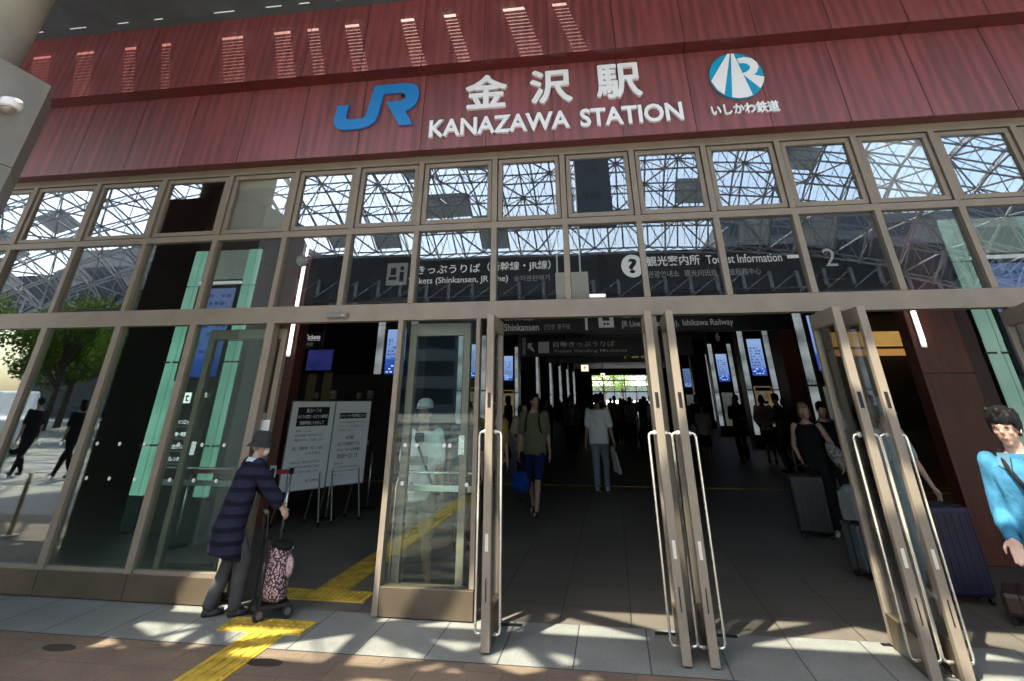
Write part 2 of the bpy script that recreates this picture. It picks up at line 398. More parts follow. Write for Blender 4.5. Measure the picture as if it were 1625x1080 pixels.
for a, b in ((4.45, 5.3), (5.3, 6.15), (6.15, 7.0)):
    MB().box(a+0.004, b-0.004, 0.006, 0.10, 0.012, ZK).build('kick_plate', BRONZE_D, rw, bevel=0.004)
    MB().box(a+0.04, b-0.04, 0.045, 0.056, ZK, ZL0).build('pane', GLASS_G, rw)
fm.build('frame', BRONZE, rw)
# plain return walls beyond the glass, outside the picture
for nm, a, b, t in (('return_wall', -26, -9.665, 'plain grey wall beyond the left end of the glass'), ('return_wall', 7.045, 26, 'plain grey wall beyond the right end of the glass')):
    tag(MB().box(a, b, 0.0, 0.4, 0, 6.4).build(nm, mat('grey_wall', (0.22, 0.22, 0.21), 0.7, 0, 0.06, 3)), t, 'wall')

# sliding door: one leaf parked behind the fixed pane at the left, one beside the swing doors
def frame_leaf(parent, x0, x1, y0, y1, z0, z1, st, top, kick, gmat, gy):
    m = MB().box(x0, x0+st, y0, y1, z0, z1).box(x1-st, x1, y0, y1, z0, z1).box(x0+st, x1-st, y0, y1, z1-top, z1)
    m.build('frame', BRONZE, parent, bevel=0.004)
    MB().box(x0+st, x1-st, y0+0.006, y1-0.006, z0, z0+kick).build('kick_plate', BRONZE_D, parent, bevel=0.003)
    MB().box(x0+st, x1-st, gy, gy+0.01, z0+kick, z1-top).build('pane', gmat, parent)
sd = empty('sliding_door', (-4.2, 0.2, 0), 'sliding glass door leaf parked open behind the last fixed pane', 'door', 'sliding door leaves of the left doorway')
frame_leaf(sd, -0.36, 0.60, -0.035, 0.035, 0.015, 2.34, 0.065, 0.10, 0.19, GLASS, -0.005)
sp = empty('screen_panel', (-1.75, 0, 0), 'fixed glass panel with wide bronze kick plate between left doorway and swing doors', 'glass panel')
m = MB().box(-0.47, -0.415, -0.02, 0.10, 0.012, ZL0).box(0.385, 0.43, 0.0, 0.10, 0.212, ZL0)
m.build('frame', BRONZE, sp, bevel=0.004)
MB().box(-0.415, 0.43, -0.015, 0.10, 0.012, 0.21).build('kick_plate', BRONZE_D, sp, bevel=0.004)
MB().box(-0.40, 0.385, 0.03, 0.041, 0.212, ZL0).build('pane', GLASS_D, sp)
s2 = empty('sliding_door', (-1.75, 0.2, 0), 'sliding glass door leaf parked open behind the glass panel beside the swing doors', 'door', 'sliding door leaves of the left doorway')
m = MB().box(-0.385, -0.31, -0.04, 0.04, 0.015, 2.36).box(0.22, 0.29, -0.04, 0.04, 0.015, 2.36).box(-0.31, 0.22, -0.04, 0.04, 2.24, 2.36)
m.build('frame', BRONZE, s2, bevel=0.004)
MB().box(-0.31, 0.22, -0.03, 0.03, 0.015, 0.19).build('kick_plate', BRONZE_D, s2)
MB().box(-0.31, 0.22, -0.006, 0.006, 0.19, 2.24).build('pane', GLASS_D, s2)
for x in (-2.05, -1.93, -1.655, -1.60): dot(sp, x+1.75, 1.258, 0.0288)
for x in (-2.05, -1.42): dot(sp, x+1.75, 0.95, 0.0288)
MB().box(-1.513+1.75, -1.457+1.75, 0.0275, 0.0292, 1.185, 1.34).build('door_sticker', MATS['sticker_green_white'], sp)
MB().box(-0.4775, -0.44, 0.115, 0.15, 0.02, 2.36).build('edge_post', BRONZE, sp)

# steel guard rails standing inside the parked leaves
def guard_rail(x0, x1, y, lab):
    o = empty('guard_rail', ((x0+x1)/2, y, 0), lab, 'rail', 'guard rails inside the sliding doors'); h = (x1-x0)/2
    MB().tube([(-h, 0, 0.01), (-h, 0, 0.90), (-h+0.03, 0, 0.975), (-h+0.10, 0, 1.0), (h-0.02, 0, 1.0)], 0.013, 8).build('top_rail', STEEL, o, smooth=True)
    MB().box(-h+0.08, h, -0.012, 0.012, 0.845, 0.895).build('push_bar', mat('pale_bar', (0.55, 0.58, 0.56), 0.3, 0.6), o, bevel=0.004)
    MB().rod((h, 0, 0.01), (h, 0, 1.0), 0.013).build('post', STEEL, o, smooth=True)
    return o
guard_rail(-2.24, -1.44, 0.42, 'steel guard rail behind the glass panel beside the swing doors')
guard_rail(-5.02, -4.06, 0.42, 'steel guard rail behind the left fixed panes')

# ------------------------------------------------------------------ swing doors, all pushed open towards the street
def swing_leaf(x, lab, tilt=0.0, stickers=True, closer_side=1):
    o = empty('swing_door', (x, 0.03, 0), lab, 'door', 'open swing door leaves with long steel handles', tilt)
    # leaf lies in the plane X=0, from Y=0 (pivot side) to Y=-0.66 (closing edge)
    t = 0.034; L = 0.67; z0, z1 = 0.015, 2.345
    MB().box(-t, t, -L, -L+0.062, z0, z1).box(-t*0.8, t*0.8, -0.06, 0.0, z0, z1).build('stile', BRONZE, o, bevel=0.006)
    MB().box(-t*0.8, t*0.8, -L+0.062, -0.06, z1-0.13, z1-0.002).build('top_rail', BRONZE, o, bevel=0.003)
    MB().box(-t*0.8, t*0.8, -L+0.062, -0.06, z0, 0.21).build('kick_plate', BRONZE_D, o, bevel=0.003)
    MB().box(-0.006, 0.006, -L+0.062, -0.06, 0.21, z1-0.13).build('pane', GLASS, o)
    for s in (-1, 1):
        X = s*0.095; y = -L+0.10
        pts = [(s*t, y, 1.40), (s*0.07, y, 1.40), (s*0.088, y, 1.393), (X, y, 1.375), (X, y, 1.2), (X, y, 0.6), (X, y, 0.12), (s*0.088, y, 0.10), (s*0.07, y, 0.093), (s*t, y, 0.093)]
        h = MB().tube(pts, 0.0105, 10).build('handle', STEEL, o, smooth=True)
        MB().lathe([(0.020, 0), (0.020, 0.022), (0.014, 0.028)], n=14).build('handle_mount', STEEL, h).matrix_local = Matrix.Translation((s*t, y, 1.40)) @ Matrix.Rotation(s*math.pi/2, 4, 'Y')
    MB().box(-0.014, 0.014, -L-0.003, -L+0.01, 1.585, 1.70).build('lock_plate', BLACK, o)
    if stickers:
        MB().box(-0.012, 0.012, -L-0.003, -L+0.01, 0.60, 0.71).build('sticker', mat('sticker_white', (0.62, 0.58, 0.5), 0.5), o)
        MB().box(-0.004, 0.004, -L-0.004, -L+0.01, 0.30, 0.44).build('bolt_slot', BLACK, o)
    MB().rod((0, -0.10, z0-0.012), (0, -0.10, z0), 0.02).build('pivot', STEEL, o)
    return o
swing_leaf(-1.105, 'open swing door leaf hinged beside the fixed glass panel, farthest left', 0.03)
swing_leaf(0.365, 'open swing door leaf, left one of the middle back to back pair', 0.0)
swing_leaf(0.555, 'open swing door leaf, right one of the middle back to back pair', 0.0)
swing_leaf(1.965, 'open swing door leaf, left one of the right hand pair', 0.0)
swing_leaf(2.165, 'open swing door leaf, right one of the right hand pair', 0.0)
swing_leaf(3.64, 'open swing door leaf at the right edge with only its dark top corner in view', -0.25, False)
# narrow door posts at the swing door bays
dp = empty('door_posts', (0, 0, 0), 'bronze posts carrying the swing doors under the long lintel', 'door frame')
for x in (0.46, 2.065):
    MB().box(x-0.032, x+0.032, 0.035, 0.10, 0.012, ZL0).build('post', BRONZE, dp)
MB().box(-1.225, -1.175, 0.02, 0.10, 0.012, ZL0).build('post', BRONZE, dp)
MB().box(3.70, 3.77, 0.02, 0.10, 0.012, ZL0).build('post', BRONZE, dp)

# door sensor on the lintel
sn = MB().box(-0.12, 0.12, -0.045, -0.001, -0.024, 0.024).build('door_sensor', mat('sensor_grey', (0.16, 0.16, 0.15), 0.4), bevel=0.008)
sn.location = (-2.93, 0, 2.445); tag(sn, 'small grey motion sensor on the lintel above the left doorway', 'sensor')
MB().rod((0.07, -0.046, 0.0), (0.07, -0.050, 0.0), 0.004).build('lamp', emis('led_white', (1, 1, 1), 1.0), sn)

# ------------------------------------------------------------------ red fascia in two tiers
def red_mat():
    m = bpy.data.materials.new('red_lacquer_panel'); m.use_nodes = True
    n = m.node_tree.nodes; l = m.node_tree.links; b = n['Principled BSDF']
    tc = n.new('ShaderNodeTexCoord'); mp = n.new('ShaderNodeMapping'); mp.inputs['Scale'].default_value = (5.2, 1, 0.5)
    n1 = n.new('ShaderNodeTexNoise'); n1.inputs['Scale'].default_value = 2.2; n1.inputs['Detail'].default_value = 3
    mp2 = n.new('ShaderNodeMapping'); mp2.inputs['Scale'].default_value = (60, 1, 1.5)
    n2 = n.new('ShaderNodeTexNoise'); n2.inputs['Scale'].default_value = 2.0; n2.inputs['Detail'].default_value = 4
    l.new(tc.outputs['Object'], mp.inputs[0]); l.new(mp.outputs[0], n1.inputs['Vector']); l.new(tc.outputs['Object'], mp2.inputs[0]); l.new(mp2.outputs[0], n2.inputs['Vector'])
    mixn = n.new('ShaderNodeMath'); mixn.operation = 'MULTIPLY_ADD'; mixn.inputs[1].default_value = 0.22; l.new(n2.outputs['Fac'], mixn.inputs[0])
    sc = n.new('ShaderNodeMath'); sc.operation = 'MULTIPLY'; sc.inputs[1].default_value = 0.85; l.new(n1.outputs['Fac'], sc.inputs[0]); l.new(sc.outputs[0], mixn.inputs[2])
    rp = n.new('ShaderNodeValToRGB'); rp.color_ramp.elements[0].position = 0.40; rp.color_ramp.elements[1].position = 0.66
    rp.color_ramp.elements[0].color = (0.142, 0.036, 0.039, 1); rp.color_ramp.elements[1].color = (0.240, 0.058, 0.062, 1)
    wv = n.new('ShaderNodeTexWave'); wv.wave_type = 'BANDS'; wv.bands_direction = 'X'; wv.inputs['Scale'].default_value = 2.6; wv.inputs['Distortion'].default_value = 0.6; wv.inputs['Detail'].default_value = 1.0
    l.new(tc.outputs['Object'], wv.inputs['Vector'])
    oi = n.new('ShaderNodeObjectInfo'); om = n.new('ShaderNodeMath'); om.operation = 'MULTIPLY_ADD'; om.inputs[1].default_value = 0.10; l.new(oi.outputs['Random'], om.inputs[0]); l.new(mixn.outputs[0], om.inputs[2])
    wm_ = n.new('ShaderNodeMath'); wm_.operation = 'MULTIPLY_ADD'; wm_.inputs[1].default_value = 0.17; l.new(wv.outputs['Fac'], wm_.inputs[0]); l.new(om.outputs[0], wm_.inputs[2])
    mixn = n.new('ShaderNodeMath'); mixn.operation = 'SUBTRACT'; mixn.inputs[1].default_value = 0.13; l.new(wm_.outputs[0], mixn.inputs[0])
    l.new(mixn.outputs[0], rp.inputs[0]); l.new(rp.outputs[0], b.inputs['Base Color'])
    b.inputs['Roughness'].default_value = 0.42; b.inputs['Specular IOR Level'].default_value = 0.8
    bp = n.new('ShaderNodeBump'); bp.inputs['Strength'].default_value = 0.12; bp.inputs['Distance'].default_value = 0.01; l.new(n2.outputs['Fac'], bp.inputs['Height']); l.new(bp.outputs[0], b.inputs['Normal'])
    return m
RED = red_mat()
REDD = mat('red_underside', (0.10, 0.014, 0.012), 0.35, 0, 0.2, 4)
fa = empty('entrance_fascia', (0, 0, 4.28), 'two tiered dark red panel fascia carrying the station name', 'fascia')
ZA, ZB, ZC = 4.285, 5.345, 6.43
YA, YB = -0.20, -0.45
MB().box(-22, 16, YA+0.012, 0.30, ZA+0.002-4.28, ZB-4.28).box(-22, 16, YB+0.012, 0.30, ZB+0.004-4.28, ZC+0.4-4.28).build('backing', DARK, fa)
xs = [-6.985+0.8165*k for k in range(-16, 26)]
for k in range(len(xs)-1):
    a, b = xs[k]+0.004, xs[k+1]-0.004
    for (y, z0, z1) in ((YA, ZA, ZB-0.002), (YB, ZB, ZC-0.003)):
        MB().box(a, b, y, y+0.010, z0-4.28, z1-4.28).build('panel', RED, fa)
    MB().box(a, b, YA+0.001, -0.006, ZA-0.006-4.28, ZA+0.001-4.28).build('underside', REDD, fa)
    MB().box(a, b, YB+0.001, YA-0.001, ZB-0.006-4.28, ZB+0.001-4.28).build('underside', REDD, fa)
MB().box(-22, 16, -0.005, 0.10, ZH+0.0505-4.28, ZA-4.28).build('shadow_gap', BRONZE_D, fa)
# ceiling of the canopy; invented louvred slits near the fascia throw sun patches on it
SOF = mat('dark_soffit', (0.08, 0.098, 0.112), 0.7, 0, 0.15, 3)
m = MB().box(-26, 26, -2.95, -1.08, ZC, ZC+0.06).box(-26, 26, -0.62, 0.25, ZC, ZC+0.06)
rnd = random.Random(4); x = -26.0; openings = []
for (a, w_) in ((-8.3, 0.32), (-7.55, 0.30), (-6.75, 0.2), (-6.15, 0.16), (-5.2, 0.34), (-4.4, 0.26), (-3.9, 0.18), (-3.35, 0.22), (-2.55, 0.2), (-1.95, 0.18), (-1.15, 0.3), (-0.5, 0.2)):
    m.box(x, a, -1.08, -0.62, ZC+0.001, ZC+0.059); openings.append((a, a+w_)); x = a+w_
m.box(x, 26, -1.08, -0.62, ZC+0.001, ZC+0.059)
for a, b in openings:
    y = -1.06
    while y < -0.64:          # tall blades leaning the way the sun comes in
        h_b, sl_ = 0.08, 0.541
        vs = []
        for xx in (a, b):
            vs += [(xx, y, ZC-0.002), (xx, y+0.0252, ZC-0.002), (xx, y+0.0252-h_b*sl_, ZC+h_b), (xx, y-h_b*sl_, ZC+h_b)]
        m.add(vs, [(0,1,2,3),(7,6,5,4),(0,4,5,1),(1,5,6,2),(2,6,7,3),(3,7,4,0)]); y += 0.030
tag(m.build('canopy_ceiling', SOF), kind='structure')

# ------------------------------------------------------------------ station name and emblems
SIGNW = mat('sign_white', (0.86, 0.90, 0.96), 0.35)
JRB = mat('sign_blue', (0.012, 0.215, 0.60), 0.35)
EMB = mat('emblem_blue', (0.0, 0.34, 0.60), 0.3)
yS = YA-0.045
def arc(cx, cz, rx, rz, a0, a1, n=10):
    return [(cx+rx*math.cos(R(a0+(a1-a0)*k/n)), cz+rz*math.sin(R(a0+(a1-a0)*k/n))) for k in range(n+1)]
jr = empty('railway_logo_sign', (-2.70, YA, 4.62), 'large blue slanted two letter railway logo on the red fascia', 'sign')
# letter J and R share one stroke, drawn upright then fitted: outline in px of the photo's enlarged logo, unskewed
def P2(px, pz): return (px, pz)
u = 1.13/4.20
def L(x, z): return (x*u-0.565, z*u*0.98)
outer = [L(0.0, 1.30), L(0.03, 0.62)] + [L(*p) for p in arc(0.62, 0.62, 0.60, 0.62, 190, 270, 6)] + [L(1.45, 0.0)] + [L(*p) for p in arc(1.45, 0.72, 0.72, 0.72, 272, 350, 8)] \
    + [L(2.28, 1.78), L(3.05, 1.78)]
outer = [L(0.08, 1.32), L(0.02, 0.60), L(0.06, 0.34), L(0.18, 0.14), L(0.38, 0.02), L(0.65, -0.02), L(1.30, -0.02), L(1.62, 0.02), L(1.90, 0.14), L(2.10, 0.34), L(2.21, 0.62), L(2.36, 1.80),
         L(3.20, 1.80), L(3.42, 1.72), L(3.50, 1.56), L(3.46, 1.42), L(3.34, 1.34), L(3.10, 1.32), L(2.55, 1.32), L(3.32, 0.0), L(3.98, 0.0), L(3.55, 0.74), L(3.80, 0.86), L(4.02, 1.08), L(4.14, 1.42), L(4.14, 1.78), L(4.02, 2.08), L(3.80, 2.24), L(3.50, 2.30), L(1.86, 2.30), L(1.62, 0.72), L(1.56, 0.58), L(1.42, 0.52), L(0.78, 0.52), L(0.64, 0.58), L(0.60, 0.74), L(0.66, 1.32)]
MB().prism(outer, -0.05, -0.012).build('letters', JRB, jr, bevel=0.003)
MB().box(-0.40, -0.36, -0.013, 0.0, 0.05, 0.10).box(0.30, 0.34, -0.013, 0.0, 0.42, 0.46).build('stand_off', BLACK, jr)

ks = empty('kanji_name_sign', (-0.45, YA, 4.77), 'three large white Japanese characters naming the station on the red fascia', 'sign')
for ch, x0, x1 in (('金', -1.535, -1.005), ('沢', -0.715, -0.20), ('駅', 0.095, 0.635)):
    put_text('character', ch, SIGNW, x0+0.45+0.012, x1+0.45-0.012, 0.012, 0.463, -0.02, ks, extrude=0.03, fat=0.0125)
ls = empty('latin_name_sign', (-0.45, YA, 4.42), 'white capitals reading KANAZAWA STATION below the Japanese name', 'sign')
put_text('word', 'KANAZAWA', SIGNW, -1.975+0.45, -0.245+0.45, 0.0, 0.235, -0.02, ls, bold=0.026, extrude=0.03)
put_text('word', 'STATION', SIGNW, -0.125+0.45, 1.055+0.45, 0.0, 0.235, -0.02, ls, bold=0.026, extrude=0.03)
em = empty('emblem_sign', (1.725, YA, 4.945), 'round blue emblem with white rails and curve above white lettering', 'sign')
rE = 0.30
MB().prism([(rE*math.cos(2*math.pi*k/48), rE*1.02*math.sin(2*math.pi*k/48)) for k in range(48)], -0.045, -0.002).build('disc', EMB, em)
E2 = MB()
def S(x, z): return (x*rE, z*rE*1.02)
E2.prism([S(-0.985, -0.17), S(-0.17, 0.985), S(-0.06, 0.985), S(-0.60, -0.80), S(-0.80, -0.60)], -0.052, -0.044)
E2.prism([S(-0.02, 0.985), S(0.07, 0.985), S(0.42, -0.90), S(0.20, -0.975), S(-0.10, -0.99), S(-0.34, -0.935)], -0.052, -0.044)
curve = [S(0.20, 0.62), S(0.52, 0.66), S(0.76, 0.58), S(0.84, 0.38), S(0.76, 0.16), S(0.60, 0.04), S(0.99, -0.10), S(0.93, -0.36), S(0.80, -0.60), S(0.72, -0.68), S(0.22, 0.10), S(0.22, 0.0)]
E2.prism([S(0.16, 0.74), S(0.44, 0.78), S(0.70, 0.70), S(0.86, 0.50), S(0.88, 0.28), S(0.78, 0.08), S(0.64, -0.04), S(0.995, -0.16), S(0.93, -0.37), S(0.76, -0.64), S(0.22, 0.06), S(0.40, 0.12), S(0.54, 0.22), S(0.58, 0.36), S(0.50, 0.47), S(0.36, 0.52), S(0.20, 0.52)], -0.052, -0.044)
E2.build('rail_pattern', SIGNW, em)
put_text('lettering', 'いしかわ鉄道', SIGNW, 1.372-1.725, 2.10-1.725, 4.452-4.945, 4.585-4.945, -0.02, em, extrude=0.02, fat=0.0035)

# ------------------------------------------------------------------ clad pier with round column and dome camera, upper left
pr = empty('clad_pier', (-5.5, -2.0, 0), 'grey clad pier with a round pale column rising from its top', 'pier')
def pier_block(z0, z1, nm):
    pts = [(0, 0), (-0.53, 0.50), (-1.45, 0.50), (-1.45, -1.3), (0, -1.3)]; q = len(pts)
    MB().add([(x, y, z0) for x, y in pts]+[(x, y, z1) for x, y in pts], [tuple(range(q)), tuple(range(2*q-1, q-1, -1))]+[(k, (k+1) % q, q+(k+1) % q, q+k) for k in range(q)]).build(nm, mat('pier_cladding', (0.30, 0.30, 0.285), 0.55, 0, 0.08, 3), pr)
pier_block(0, 3.565, 'cladding'); pier_block(3.573, 4.478, 'cap_block')
MB().lathe([(0.6, 4.479), (0.6, 6.429)], (-0.92, -0.45, 0), 56).build('column', mat('pale_concrete', (0.40, 0.385, 0.33), 0.7, 0, 0.12, 2.5), pr, smooth=True)
dc = empty('dome_camera', (-5.5, -2.33, 4.06), 'white dome security camera on the side of the grey pier', 'security camera')
MB().lathe([(0.02, 0.075), (0.085, 0.065), (0.102, 0.02), (0.102, -0.008), (0.085, -0.02), (0.02, -0.02)], (0.075, 0, 0), 28).build('housing', WHITE, dc, smooth=True)
MB().ell((0.075, 0, -0.02), (0.07, 0.07, 0.055)).build('dome', mat('smoked_dome', (0.25, 0.22, 0.18), 0.08, 0, coat=1.0), dc, smooth=True)
MB().box(0.001, 0.08, -0.045, 0.045, 0.0, 0.055).build('bracket', WHITE, dc)
# ------------------------------------------------------------------ the station hall behind the glass
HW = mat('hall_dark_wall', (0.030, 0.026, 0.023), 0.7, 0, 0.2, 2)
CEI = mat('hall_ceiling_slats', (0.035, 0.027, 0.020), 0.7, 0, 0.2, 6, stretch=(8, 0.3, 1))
ZCEI = 5.1
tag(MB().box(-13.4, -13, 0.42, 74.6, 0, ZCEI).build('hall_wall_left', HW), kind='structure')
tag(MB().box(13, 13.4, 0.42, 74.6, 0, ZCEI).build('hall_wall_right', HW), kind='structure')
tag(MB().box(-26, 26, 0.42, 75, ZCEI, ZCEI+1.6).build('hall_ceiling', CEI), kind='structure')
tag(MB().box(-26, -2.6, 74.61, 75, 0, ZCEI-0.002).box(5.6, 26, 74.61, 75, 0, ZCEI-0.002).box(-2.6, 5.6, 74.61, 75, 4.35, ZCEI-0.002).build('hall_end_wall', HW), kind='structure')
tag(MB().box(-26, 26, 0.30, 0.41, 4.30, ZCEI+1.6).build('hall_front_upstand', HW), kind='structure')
ew = empty('end_window', (1.5, 74.8, 0), 'bright far glass front of the hall showing green trees outside', 'window')
m = MB()
for x in (-4.1, -2.7, -1.3, 0.1, 1.5, 2.9, 4.1): m.box(x-0.05, x+0.05, -0.05, 0.05, 0, 4.35)
for z in (2.45, 3.75): m.box(-4.1, 4.1, -0.045, 0.045, z-0.06, z+0.06)
m.build('frame', BLACK, ew)

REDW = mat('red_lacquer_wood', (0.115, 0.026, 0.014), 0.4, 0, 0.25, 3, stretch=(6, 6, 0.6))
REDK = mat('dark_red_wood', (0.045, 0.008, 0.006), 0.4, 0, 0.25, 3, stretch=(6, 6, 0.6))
PILD = mat('pillar_dark_metal', (0.045, 0.040, 0.034), 0.4, 0.3, 0.15, 4)
LITN = emis('lit_glass_green', (0.10, 0.24, 0.18), 0.8, (0.16, 0.34, 0.262), 1.6, (0.6, 1, 1.0))
LITR = emis('lit_glass_dim_green', (0.075, 0.135, 0.105), 1.0, (0.115, 0.185, 0.15), 1.6, (0.6, 1, 1.0))
LITH = emis('lit_glass_white', (0.028, 0.034, 0.036), 1.0, (0.185, 0.21, 0.22), 1.5, (0.4, 1, 0.9))
LITF = emis('lit_glass_far', (0.07, 0.08, 0.09), 1.0, (0.16, 0.18, 0.20), 1.5, (0.4, 1, 0.9))
LITU = emis('lit_glass_upper', (0.060, 0.082, 0.068), 1.0, (0.080, 0.105, 0.088), 1.0)
TXW = emis('sign_text_lit', (0.75, 0.78, 0.78), 0.32)
TXB = emis('board_text_lit', (0.75, 0.80, 0.78), 0.85)
TXD = emis('sign_text_dim', (0.7, 0.72, 0.72), 0.085)
TXDD = emis('sign_text_faint', (0.7, 0.72, 0.72), 0.030)
SB = mat('sign_board_black', (0.014, 0.014, 0.015), 0.35)
def screen_mat(name, top, bot, s, z0, z1):
    m = bpy.data.materials.new(name); m.use_nodes = True
    n = m.node_tree.nodes; l = m.node_tree.links; b = n['Principled BSDF']
    b.inputs['Base Color'].default_value = (0.02, 0.02, 0.03, 1); b.inputs['Roughness'].default_value = 0.2; b.inputs['Emission Strength'].default_value = s*EM
    tc = n.new('ShaderNodeTexCoord'); sp_ = n.new('ShaderNodeSeparateXYZ'); mr = n.new('ShaderNodeMapRange')
    mr.inputs['From Min'].default_value = z0; mr.inputs['From Max'].default_value = z1
    rp = n.new('ShaderNodeValToRGB'); e = rp.color_ramp.elements
    e[0].position = 0.0; e[0].color = (*[c*0.6 for c in bot], 1); e[1].position = 1.0; e[1].color = (*top, 1)
    k = rp.color_ramp.elements.new(0.22); k.color = (*bot, 1)
    k = rp.color_ramp.elements.new(0.26); k.color = (*[bot[i]*0.5+top[i]*0.5 for i in range(3)], 1)
    l.new(tc.outputs['Object'], sp_.inputs[0]); l.new(sp_.outputs['Z'], mr.inputs['Value']); l.new(mr.outputs[0], rp.inputs[0]); l.new(rp.outputs[0], b.inputs['Emission Color'])
    return m
SCR = screen_mat('timetable_screen', (0.26, 0.40, 0.66), (0.035, 0.10, 0.46), 0.58, 2.4, 3.75)
SCRD = screen_mat('timetable_screen_dim', (0.10, 0.16, 0.30), (0.02, 0.07, 0.33), 0.55, 1.9, 3.3)
PAPER = emis('poster_paper', (0.085, 0.066, 0.036), 1.0, (0.045, 0.034, 0.02), 5)
def rows(parent, x0, x1, z0, z1, n, y, m):
    """illegibly small timetable lines on a screen"""
    t = MB(); rnd = random.Random(int((x1-x0)*1000)+n)
    for i in range(n):
        z = z0+(z1-z0)*(i+0.5)/n; h = (z1-z0)/n*0.19
        x = x0
        while x < x1-0.04:
            w = rnd.uniform(0.03, 0.10)
            if rnd.random() < 0.72: t.box(x, min(x+w, x1), y-0.002, y, z-h, z+h)
            x += w+rnd.uniform(0.02, 0.06)
    t.build('timetable_rows', m, parent)
ROWM = emis('screen_text', (0.02, 0.05, 0.22), 0.5); ROWW = emis('screen_text_white', (0.5, 0.65, 0.9), 0.8)

def hall_pillar(cx, y, w, lab, num=None, zs=(2.45, 3.75), lit=LITH, red=True, poster=True, side=1, faint=False, near=False, far=False):
    o = empty('lit_pillar', (cx, y, 0), lab, 'pillar', 'glass clad pillars with timetable screens along the hall')
    h = w/2; sw = 0.17*w
    MB().box(-h, h, 0.02, 1.0, 0.0, ZCEI-0.01).build('core', PILD, o)
    zb = 0.45
    for s in ((-1, 1) if not far else (1,)):
        a, b = (-h, -h+sw) if s < 0 else (h-sw, h)
        segs = ((zb, 1.95), (1.965, zs[1]+0.12), (zs[1]+0.135, 4.25))
        for z0, z1 in segs: MB().box(a+0.004, b-0.004, -0.025, 0.019, z0, z1).build('lit_strip', lit, o)
        MB().box(a-0.01, b+0.01, -0.04, 0.018, 1.935, 1.978).build('clamp', PILD, o)
    q0, q1 = -h+sw+0.10*w, h-sw-0.10*w
    if far and int(y) % 2: return o
    MB().box(q0-0.03, q1+0.03, -0.05, 0.018, zs[0]-0.03, zs[1]+0.03).build('screen_frame', BLACK, o)
    sc = MB().box(q0, q1, -0.056, -0.048, zs[0], zs[1]).build('screen', SCRD if near or far else SCR, o)
    rows(sc, q0+0.05, q1-0.05, zs[0]+0.32, zs[1]-0.25, 7, -0.058, ROWM)
    rows(sc, q0+0.05, q1-0.05, zs[0]+0.04, zs[0]+0.28, 3, -0.058, ROWW)
    if poster:
        pp = MB().box(q0-0.05, q1+0.05, -0.035, 0.018, 0.72, 2.08).build('poster', PAPER, o)
        MB().box(q0-0.02, q1+0.02, -0.041, -0.034, 1.92, 2.04).build('poster_heading', mat('poster_maroon', (0.05, 0.02, 0.02), 0.6), pp)
        rnd = random.Random(int(y*10)); t = MB()
        for k in range(9):
            px, pz = rnd.uniform(q0, q1-0.2), rnd.uniform(0.8, 1.75); t.box(px, px+rnd.uniform(0.05, 0.2), -0.040, -0.034, pz, pz+rnd.uniform(0.02, 0.12))
        t.build('poster_print', mat('poster_ink', (0.10, 0.06, 0.04), 0.6), pp)
    else:
        m = MB()
        for k in range(3):
            a = q0+(q1-q0)*k/3; b = q0+(q1-q0)*(k+1)/3; m.box(a+0.006, b-0.006, -0.02, 0.018, zb, 1.93)
        m.build('glass_panels', emis('lit_glass_faint', (0.022, 0.026, 0.024), 1.0, (0.05, 0.055, 0.05), 1.2), o)
    if num:
        MB().box(-0.24, 0.24, -0.06, 0.018, 4.30, 4.86).build('number_plate', SB, o)
        put_text('number', num, TXD if not faint else TXDD, -0.11, 0.11, 4.40, 4.76, -0.063, o, bold=0.01)
    if red:
        x0, x1 = (-h-0.52, -h-0.10) if side < 0 else (h+0.10, h+0.52)
        MB().box(x0, x1, -0.15, 0.8, 0, ZCEI-0.012).build('red_fin', REDW, o)
    return o
hall_pillar(5.80, 11.4, 1.30, 'lit pillar with blue screen, right row, nearest behind the right door pair', None, (2.30, 3.65), red=True, poster=False, side=-1)
hall_pillar(5.85, 19.6, 1.20, 'lit pillar numbered 4 with blue screen over a map poster', '4', side=1)
hall_pillar(5.88, 27.7, 1.20, 'lit pillar numbered 6 with small blue screen, right row', '6', poster=False, faint=True)
hall_pillar(5.9, 35.8, 1.20, 'distant lit pillar, right row, just past the pillar numbered 6', None, poster=False, far=True, lit=LITF)
hall_pillar(5.9, 44.0, 1.20, 'farthest visible lit pillar of the right row', None, poster=False, far=True, lit=LITF)
hall_pillar(-6.42, 11.4, 1.28, 'lit pillar with blue screen above the right notice board', None, (2.28, 3.5), red=False, poster=False)
hall_pillar(-5.95, 19.6, 1.24, 'lit pillar with blue screen seen through the glass panel by the swing doors', None, red=False, poster=True)
hall_pillar(-5.70, 27.7, 1.10, 'lit pillar with blue screen just right of the leftmost swing leaf', None, (2.54, 3.78), red=False, poster=True)
for i, (y, x, t) in enumerate(((35.8, -5.45, 'slim distant lit pillar, left row, fourth from the entrance'), (43, -5.25, 'slim distant lit pillar, left row, fifth from the entrance'), (49, -5.0, 'slim distant lit pillar, left row, sixth from the entrance'), (55, -4.75, 'slim distant lit pillar, left row, seventh from the entrance'), (61, -4.5, 'slim distant lit pillar, left row, eighth from the entrance'))):
    hall_pillar(x, y, 0.95, t, None, (2.55, 3.45), red=False, poster=False, far=True, lit=LITF)

